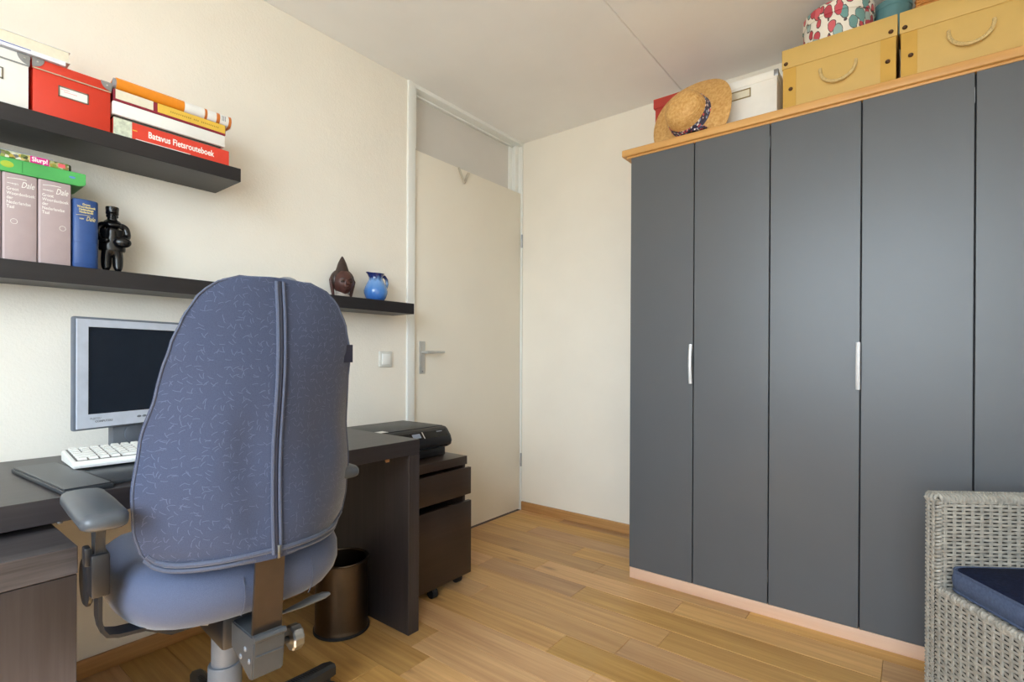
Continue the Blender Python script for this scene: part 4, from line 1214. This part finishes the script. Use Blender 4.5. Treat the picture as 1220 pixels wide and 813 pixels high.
# piping round the back panel
pts = []
zs = [0.612 + (1.212 - 0.612) * k / 40 for k in range(41)]
for z in zs: pts.append((rear(0.985 * lerp_tab(W_TAB, z), z) - 0.0005, 0.985 * lerp_tab(W_TAB, z), z))
for z in zs[::-1]: pts.append((rear(-0.985 * lerp_tab(W_TAB, z), z) - 0.0005, -0.985 * lerp_tab(W_TAB, z), z))
bm = B(); tube(bm, pts, 0.0024, 6); link_mesh('piping', bm, M_PIPING, back, world=False)
for dz in (0.0, 0.013):
    pts = []
    for k in range(33):
        a = -1.0 + 2.0 * k / 32
        z = 0.626 + dz - 0.016 * a * a + 0.006 * abs(a) ** 4 + 0.024 * abs(a) ** 14
        s = a * lerp_tab(W_TAB, 0.640)
        pts.append((rear(s, max(z, 0.64)) + (0.008 if dz == 0 else 0.001), s, z))
    bm = B(); tube(bm, pts, 0.0055, 8); link_mesh('hem', bm, M_PIPING, back, world=False)
# zip with two welts
zz = [0.630 + (1.208 - 0.630) * k / 40 for k in range(41)]
for s in (-0.0065, 0.0075):
    bm = B(); tube(bm, [(rear(s, z) - 0.003, s + 0.003 * math.sin((z - 0.6) * 9), z) for z in zz], 0.0042, 8); link_mesh('zip_welt', bm, M_PIPING, back, world=False)
bm = B(); tube(bm, [(rear(0, z) - 0.0020, 0.0005 + 0.003 * math.sin((z - 0.6) * 9), z) for z in zz], 0.0042, 8); link_mesh('zip', bm, M_ZIP, back, world=False)
bm = B(); box(bm, rear(0, 0.64) - 0.010, rear(0, 0.64) - 0.006, -0.003, 0.003, 0.622, 0.650, bev=0.001); link_mesh('zip_pull', bm, M_STEEL, back, world=False)
bm = B(); box(bm, -0.272, -0.269, -0.1945, -0.172, 1.035, 1.078); link_mesh('fabric_tag', bm, M_ZIP, back, world=False)
bm = B(); ellipsoid(bm, (-0.245, -0.045, 1.207), (0.025, 0.030, 0.022), 18, 10); link_mesh('headrest_cap', bm, M_GREYPL, back, world=False)

# seat cushion
def seat_loop(z, k, fz=0.0):
    out = []
    for i in range(44):
        a = 2 * math.pi * i / 44
        c, s = math.cos(a), math.sin(a)
        n_ = 2.9
        r_ = (abs(c) ** n_ + abs(s) ** n_) ** (-1 / n_)
        x = 0.005 + 0.252 * k * c * r_; y = 0.246 * k * s * r_
        zz_ = z + 0.018 * max(0, abs(y) / 0.246 - 0.5) * fz - 0.02 * max(0, x / 0.25 - 0.6) * fz
        out.append((x, y, zz_))
    return out
bm = B(); loft(bm, [seat_loop(0.470, 0.70), seat_loop(0.474, 0.80), seat_loop(0.486, 0.90), seat_loop(0.508, 0.965), seat_loop(0.535, 1.0), seat_loop(0.562, 0.995, 0.6), seat_loop(0.585, 0.96, 1), seat_loop(0.600, 0.89, 1), seat_loop(0.606, 0.78, 1), seat_loop(0.603, 0.5, 0.6), seat_loop(0.600, 0.15, 0.2)])
seat = link_mesh('seat', bm, M_FABRIC_SEAT, CH, smooth=70, world=False)
for s in (1, -1):
    pts = []
    for k in range(13):
        f = k / 12
        pts.append((-0.245 + 0.02 * f - 0.0 * f, s * (0.035 + 0.0 * f), 0.590 - 0.10 * f))
    bm = B(); tube(bm, [(-0.2425, s * 0.075 - 0.03, 0.575), (-0.2505, s * 0.075 - 0.03, 0.555), (-0.253, s * 0.075 - 0.03, 0.535), (-0.2445, s * 0.075 - 0.03, 0.508), (-0.229, s * 0.075 - 0.03, 0.488)], 0.0012, 6); link_mesh('seam', bm, M_PIPING, seat, world=False)
bm = B(); loft(bm, [seat_loop(0.4585, 0.60), seat_loop(0.4585, 0.66), seat_loop(0.471, 0.72)]); link_mesh('seat_pan', bm, M_BLACK, CH, world=False)
# mechanism, column, star base
bm = B(); box(bm, -0.16, 0.10, -0.060, 0.060, 0.385, 0.460, bev=0.010, seg=2); mech = link_mesh('tilt_mechanism', bm, M_BLACK, CH, world=False)
bm = B(); tube(bm, [(-0.06 + 0, 0.085, 0.435), (-0.06, 0.055, 0.425)], [0.012, 0.014], 12); link_mesh('tension_screw', bm, M_STEEL, mech, world=False)
bm = B(); tube(bm, [(-0.165 - 0.005 + 0.018 * math.cos(k * 0.9), -0.030 + 0.012 * math.sin(k * 0.9), 0.395 + k * 0.0016) for k in range(40)], 0.0028, 5); link_mesh('spring', bm, M_ALU, mech, world=False)
bm = B(); lathe(bm, [(0.031, 0.20), (0.031, 0.345), (0.028, 0.36), (0.028, 0.40)], (0, 0, 0), 28); link_mesh('gas_column', bm, M_GREYPL, CH, world=False)
bm = B(); lathe(bm, [(0.0385, 0.10), (0.0385, 0.272), (0.0365, 0.276)], (0, 0, 0), 28); link_mesh('column_cover', bm, M_GREYPL, CH, world=False)
hub = B(); lathe(hub, [(0.050, 0.075), (0.055, 0.082), (0.055, 0.125), (0.048, 0.132)], (0, 0, 0), 28); link_mesh('base_hub', hub, M_DKGREY, CH, world=False)
for k in range(5):
    a = R(98 + 72 * k - 175.5)
    d = Vector((math.cos(a), math.sin(a), 0)); q = Vector((-d.y, d.x, 0))
    bm = B()
    lps = []
    for r_, hw, zt, zb_ in ((0.035, 0.034, 0.132, 0.082), (0.12, 0.030, 0.128, 0.084), (0.24, 0.024, 0.114, 0.080), (0.315, 0.021, 0.108, 0.072), (0.338, 0.017, 0.102, 0.070)):
        c_ = d * r_
        lps.append([c_ - q * hw + Vector((0, 0, zb_)), c_ + q * hw + Vector((0, 0, zb_)), c_ + q * hw + Vector((0, 0, zt - 0.008)), c_ + q * hw * 0.6 + Vector((0, 0, zt)), c_ - q * hw * 0.6 + Vector((0, 0, zt)), c_ - q * hw + Vector((0, 0, zt - 0.008))])
    loft(bm, lps); lg = link_mesh('base_leg', bm, M_DKGREY, CH, world=False)
    bm = B()
    for m_ in range(22):
        c0 = d * (0.15 + m_ * 0.008); zt = lerp_tab([(0.12, 0.1285), (0.24, 0.1145), (0.34, 0.1025)], 0.15 + m_ * 0.008)
        ellipsoid(bm, c0 + Vector((0, 0, zt)), (0.0028, 0.011, 0.0014), 6, 4, Matrix((d, q, Vector((0, 0, 1)))).transposed())
    link_mesh('tread', bm, M_RUBBER, lg, world=False)
    cpos = d * 0.318 + Vector((0, 0, 0.0275))
    for s in (-1, 1):
        bm = B(); lathe(bm, [(0.012, -0.009), (0.0255, -0.008), (0.027, -0.005), (0.027, 0.005), (0.0255, 0.008), (0.012, 0.009)], cpos + q * s * 0.014, 20, axis=Matrix((d, Vector((0, 0, 1)), q)).transposed())
        link_mesh('castor_wheel', bm, M_RUBBER, lg, world=False)
    bm = B(); tube(bm, [cpos + Vector((0, 0, 0.004)), cpos + Vector((0, 0, 0.045))], [0.009, 0.012], 10); link_mesh('castor_stem', bm, M_DKGREY, lg, world=False)
# spine bar and bracket
bm = B()
prism(bm, [(-0.290, 0.660), (-0.283, 0.660), (-0.262, 0.455), (-0.258, 0.40), (-0.266, 0.398), (-0.270, 0.455)], -0.031, 0.031, 'y', bev=0.0012)
for v in bm.verts: v.co.y += 0.006
link_mesh('spine_bar', bm, M_SPINE, CH, world=False)
bm = B()
prism(bm, [(-0.286, 0.450), (-0.278, 0.456), (-0.150, 0.450), (-0.150, 0.395), (-0.262, 0.358), (-0.274, 0.364)], -0.027, 0.040, 'y', bev=0.003)
M_BRACKET = plain('bracket_grey', '4E5257', 0.4, 0.3)
br = link_mesh('spine_bracket', bm, M_BRACKET, CH, world=False)
bm = B(); tube(bm, [(-0.284, -0.027, 0.452), (-0.284, 0.040, 0.452)], 0.007, 10); tube(bm, [(-0.2815, -0.022, 0.413), (-0.2815, 0.034, 0.413)], 0.0022, 6); link_mesh('bracket_fold', bm, M_BRACKET, br, world=False)
for z, x in ((0.430, -0.24), (0.405, -0.215), (0.412, -0.262)):
    bm = B(); ellipsoid(bm, (x, 0.0405, z - 0.012), (0.006, 0.003, 0.006), 10, 6); link_mesh('bolt', bm, M_GREYPL, br, world=False)
# knob with ridges on the right of the bracket
bm = B()
n_ = 40
KR = Matrix(((1, 0, 0), (0, 0, -1), (0, 1, 0)))
lp = []
for r_, h in ((0.012, 0.0), (0.024, 0.002), (0.0275, 0.006), (0.0275, 0.024), (0.024, 0.028), (0.010, 0.029)):
    lp.append([Vector((-0.215, -0.064, 0.388)) + KR @ Vector(((r_ + (0.0016 if (i // 2) % 2 and r_ > 0.02 else 0)) * math.cos(2 * math.pi * i / n_), (r_ + (0.0016 if (i // 2) % 2 and r_ > 0.02 else 0)) * math.sin(2 * math.pi * i / n_), h)) for i in range(n_)])
loft(bm, lp); kn = link_mesh('adjusting_knob', bm, M_STEEL, CH, world=False, smooth=25)
bm = B(); tube(bm, [(-0.215, -0.026, 0.392), (-0.215, -0.066, 0.388)], 0.008, 10); link_mesh('knob_shaft', bm, M_BLACK, kn, world=False)
# lever paddle to the right
bm = B()
tube(bm, [(-0.10, -0.05, 0.405), (-0.108, -0.10, 0.402), (-0.115, -0.14, 0.408), (-0.118, -0.17, 0.413), (-0.120, -0.200, 0.415), (-0.120, -0.216, 0.415)], [0.006, 0.008, 0.014, 0.018, 0.016, 0.008], 12, flat=0.45); link_mesh('height_lever', bm, M_GREYPL, CH, world=False, smooth=60)
bm = B(); tube(bm, [(-0.05, -0.05, 0.450), (-0.055, -0.12, 0.452), (-0.06, -0.165, 0.456)], [0.006, 0.011, 0.010], 10, flat=0.45); link_mesh('tilt_lever', bm, M_BLACK, CH, world=False, smooth=60)
# arms
for s in (1, -1):
    y_ = s * 0.272 if s > 0 else -0.215
    xo = 0.0 if s > 0 else 0.045     # the right-hand arm is set further in and forward
    arm = None
    bm = B()
    lps = []
    for x, hw, z0_, z1_ in ((-0.246, 0.025, 0.739, 0.757), (-0.239, 0.033, 0.734, 0.763), (-0.222, 0.037, 0.732, 0.766), (-0.10, 0.038, 0.732, 0.766), (0.005, 0.037, 0.730, 0.765), (0.028, 0.034, 0.728, 0.761), (0.043, 0.029, 0.727, 0.755), (0.050, 0.022, 0.729, 0.749)):
        cz, hz = (z0_ + z1_) / 2, (z1_ - z0_) / 2
        lp = []
        for i in range(20):
            a = 2 * math.pi * i / 20
            c, q_ = math.cos(a), math.sin(a)
            r_ = (abs(c) ** 3.5 + abs(q_) ** 3.5) ** (-1 / 3.5)
            lp.append((x - 0.006 + xo, y_ + 0.008 * s + hw * c * r_, cz + hz * q_ * r_))
        lps.append(lp)
    loft(bm, lps)
    link_mesh('armrest_pad', bm, plain('armrest_grey', '474C52', 0.34) if 'armrest_grey' not in MATS else MATS['armrest_grey'], CH, world=False, smooth=60)
    # upright post
    bm = B(); prism(bm, [(-0.155 + xo, 0.731), (-0.085 + xo, 0.731), (-0.100 + xo, 0.690), (-0.102 + xo, 0.600), (-0.138 + xo, 0.600), (-0.138 + xo, 0.690)], y_ - 0.008, y_ + 0.008, 'y', bev=0.002)
    link_mesh('arm_post', bm, M_DKGREY, CH, world=False)
    bm = B(); box(bm, -0.146 + xo, -0.094 + xo, y_ - 0.015, y_ + 0.015, 0.578, 0.662, bev=0.004); slv = link_mesh('arm_sleeve', bm, M_BLACK, CH, world=False)
    bm = B(); box(bm, -0.136 + xo, -0.108 + xo, y_ + s * 0.013, y_ + s * 0.024, 0.640, 0.676, bev=0.003); link_mesh('release_button', bm, M_BLACK, slv, world=False)
    # bent steel strip: horizontal under the seat, up the side
    path = [(y_ - s * 0.225, 0.478), (y_ - s * 0.12, 0.478), (y_ - s * 0.075, 0.486), (y_ - s * 0.03, 0.490), (y_ - s * 0.012, 0.496), (y_ - s * 0.003, 0.510), (y_, 0.53), (y_, 0.58)]
    path = [(a, b - 0.018) if i < 2 else (a, b) for i, (a, b) in enumerate(path)]
    bm = B()
    lps = []
    for i, (a, b) in enumerate(path):
        p0 = path[max(i - 1, 0)]; p1 = path[min(i + 1, len(path) - 1)]
        ty, tz = p1[0] - p0[0], p1[1] - p0[1]
        L = math.hypot(ty, tz); ny, nz = -tz / L * 0.0035, ty / L * 0.0035
        lps.append([(-0.142 + xo, a - ny, b - nz), (-0.098 + xo, a - ny, b - nz), (-0.098 + xo, a + ny, b + nz), (-0.142 + xo, a + ny, b + nz)])
    loft(bm, lps); link_mesh('arm_bracket', bm, M_BLACK, CH, world=False, smooth=40)
    bm = B(); lathe(bm, [(0.046, 0), (0.050, 0.003), (0.050, 0.008), (0.044, 0.012)], (-0.06 + xo, y_ + s * 0.004, 0.588), 28, axis=Matrix(((1, 0, 0), (0, 0, s), (0, -s, 0)))); link_mesh('arm_clamp_disc', bm, M_BLACK, CH, world=False)

# ------------------------------------------------------------------ wicker chair and cushion
WC = thing('wicker_chair', 'grey woven wicker chair in the lower right corner, facing the room', 'chair', (2.156, 1.861, 0), rotz=R(34.5))
# local: x along the back (to the right), -y towards the camera
CW, CD, CT, ZS, ZT = 0.56, 0.58, 0.046, 0.428, 0.674
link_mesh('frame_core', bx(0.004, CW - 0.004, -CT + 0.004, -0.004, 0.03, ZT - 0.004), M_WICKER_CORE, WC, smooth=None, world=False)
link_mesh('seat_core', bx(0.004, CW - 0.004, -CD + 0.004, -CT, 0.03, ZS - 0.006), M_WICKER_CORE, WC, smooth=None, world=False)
def weave(P0, U, Vv, N, Lu, Lv, pu=0.0235, pv=0.0105, amp=0.0034, rw=0.0038):
    """rows run along U, stakes along Vv, N outward"""
    bm = B()
    P0, U, Vv, N = Vector(P0), Vector(U), Vector(Vv), Vector(N)
    nu = max(2, round(Lu / pu)); nv = max(2, round(Lv / pv))
    du, dv = Lu / nu, Lv / nv
    for j in range(nv):
        v = (j + 0.5) * dv
        pts = []
        for i in range(2 * nu + 1):
            sgn = 0 if i % 2 == 0 else (1 if ((i // 2) + j) % 2 == 0 else -1)
            pts.append(P0 + U * (i * du / 2) + Vv * v + N * (0.0015 + amp * sgn))
        rings = []
        for p in pts:
            rings.append([bm.verts.new(p + Vv * (rw * a) + N * (0.0017 * b)) for a, b in ((-1, -0.4), (-0.6, 1), (0.6, 1), (1, -0.4))])
        for a, b in zip(rings, rings[1:]):
            for k in range(3): bm.faces.new((a[k], a[k + 1], b[k + 1], b[k]))
    for i in range(nu):
        u = (i + 0.5) * du
        a = P0 + U * u
        vs = []
        for w_, h in ((-0.0042, 0.0005), (-0.0028, 0.0040), (0.0028, 0.0040), (0.0042, 0.0005)):
            vs.append((bm.verts.new(a + U * w_ + N * h), bm.verts.new(a + U * w_ + N * h + Vv * Lv)))
        for k in range(3): bm.faces.new((vs[k][0], vs[k + 1][0], vs[k + 1][1], vs[k][1]))
    return bm
panels = [((0.008, -CT, ZS - 0.03), (1, 0, 0), (0, 0, 1), (0, -1, 0), CW - 0.016, ZT - ZS + 0.022),     # inside of the back
          ((0.0, 0.0 - 0.006, 0.03), (0, -1, 0), (0, 0, 1), (-1, 0, 0), CT - 0.010, ZT - 0.040),         # left end of the back
          ((0.0, -CT + 0.002, 0.03), (0, -1, 0), (0, 0, 1), (-1, 0, 0), CD - CT - 0.006, ZS - 0.030),     # left side of the seat
          ((0.006, -CD, 0.03), (1, 0, 0), (0, 0, 1), (0, -1, 0), CW - 0.012, ZS - 0.03),                  # front
          ((0.006, 0.0, 0.03), (1, 0, 0), (0, 0, 1), (0, 1, 0), CW - 0.012, ZT - 0.035),                  # rear
          ((CW, -CD + 0.006, 0.03), (0, 1, 0), (0, 0, 1), (1, 0, 0), CD - CT - 0.006, ZS - 0.03),         # right side
          ((0.006, -CD + 0.006, ZS - 0.006), (1, 0, 0), (0, 1, 0), (0, 0, 1), CW - 0.012, CD - CT - 0.006)]
for P0, U, Vv, N, Lu, Lv in panels:
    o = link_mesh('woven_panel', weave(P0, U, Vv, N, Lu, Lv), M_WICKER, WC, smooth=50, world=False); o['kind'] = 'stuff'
def wrap(p0, p1, r_, pitch=0.0100, n=9):
    """braided edging wound round an edge"""
    p0, p1 = Vector(p0), Vector(p1)
    L = (p1 - p0).length; t = (p1 - p0).normalized()
    a = Vector((0, 0, 1)) if abs(t.z) < 0.9 else Vector((0, 1, 0))
    u = t.cross(a).normalized(); w = t.cross(u)
    m = int(L / pitch)
    pts = [p0 + t * (L * k / (m * n)) + (u * math.cos(2 * math.pi * k / n) + w * math.sin(2 * math.pi * k / n)) * r_ for k in range(m * n + 1)]
    bm = B(); tube(bm, pts, 0.0046, 5)
    return bm
ZE = ZT - 0.008
for p0, p1, r_ in (((0.0, -CT + 0.010, ZE), (CW, -CT + 0.010, ZE), 0.012), ((0.0, -0.010, ZE), (CW, -0.010, ZE), 0.012), ((0.006, -0.006, ZE), (0.006, -CT + 0.004, ZE), 0.010), ((0.004, -CT - 0.004, ZS - 0.006), (0.004, -CD, ZS - 0.006), 0.0065), ((0.007, -CT + 0.005, ZS), (0.007, -CT + 0.005, ZT - 0.01), 0.0055)):
    o = link_mesh('braided_edge', wrap(p0, p1, r_), M_WICKER, WC, smooth=60, world=False); o['kind'] = 'stuff'
for x, y in ((0.03, -0.03), (CW - 0.03, -0.03), (0.03, -CD + 0.03), (CW - 0.03, -CD + 0.03)):
    bm = B(); lathe(bm, [(0.018, 0.0), (0.020, 0.003), (0.020, 0.031)], (x, y, 0), 16); link_mesh('foot', bm, M_DKGREY, WC, world=False)

cu = thing('seat_cushion', 'navy blue seat cushion with denim side lying on the wicker chair', 'cushion', (2.156, 1.861, ZS + 0.004), rotz=R(34.5))
def cush_loop(z, ins):
    x0, x1, y0, y1 = 0.016 + ins, CW - 0.012 - ins, -CD - 0.01 + ins, -CT - 0.012 - ins
    pts = []
    r_ = 0.035
    for cx, cy, a0 in ((x1 - r_, y1 - r_, 0), (x0 + r_, y1 - r_, 90), (x0 + r_, y0 + r_, 180), (x1 - r_, y0 + r_, 270)):
        for k in range(7):
            a = R(a0 + 90 * k / 6)
            pts.append((cx + r_ * math.cos(a), cy + r_ * math.sin(a), z))
    return pts
bm = B(); loft(bm, [cush_loop(0.0, 0.006), cush_loop(0.006, 0.0), cush_loop(0.030, -0.003), cush_loop(0.052, 0.0), cush_loop(0.056, 0.004)]); link_mesh('side_band', bm, M_DENIM, cu, world=False, smooth=50)
bm = B(); loft(bm, [cush_loop(0.054, 0.003), cush_loop(0.059, 0.010), cush_loop(0.066, 0.04), cush_loop(0.070, 0.10), cush_loop(0.071, 0.20)]); link_mesh('top_cover', bm, M_NAVY, cu, world=False, smooth=60)
for z, ins in ((0.055, 0.001), (0.003, 0.001)):
    bm = B(); tube(bm, cush_loop(z, ins), 0.0035, 6, closed=True); link_mesh('piping', bm, M_DENIM, cu, world=False, smooth=60)
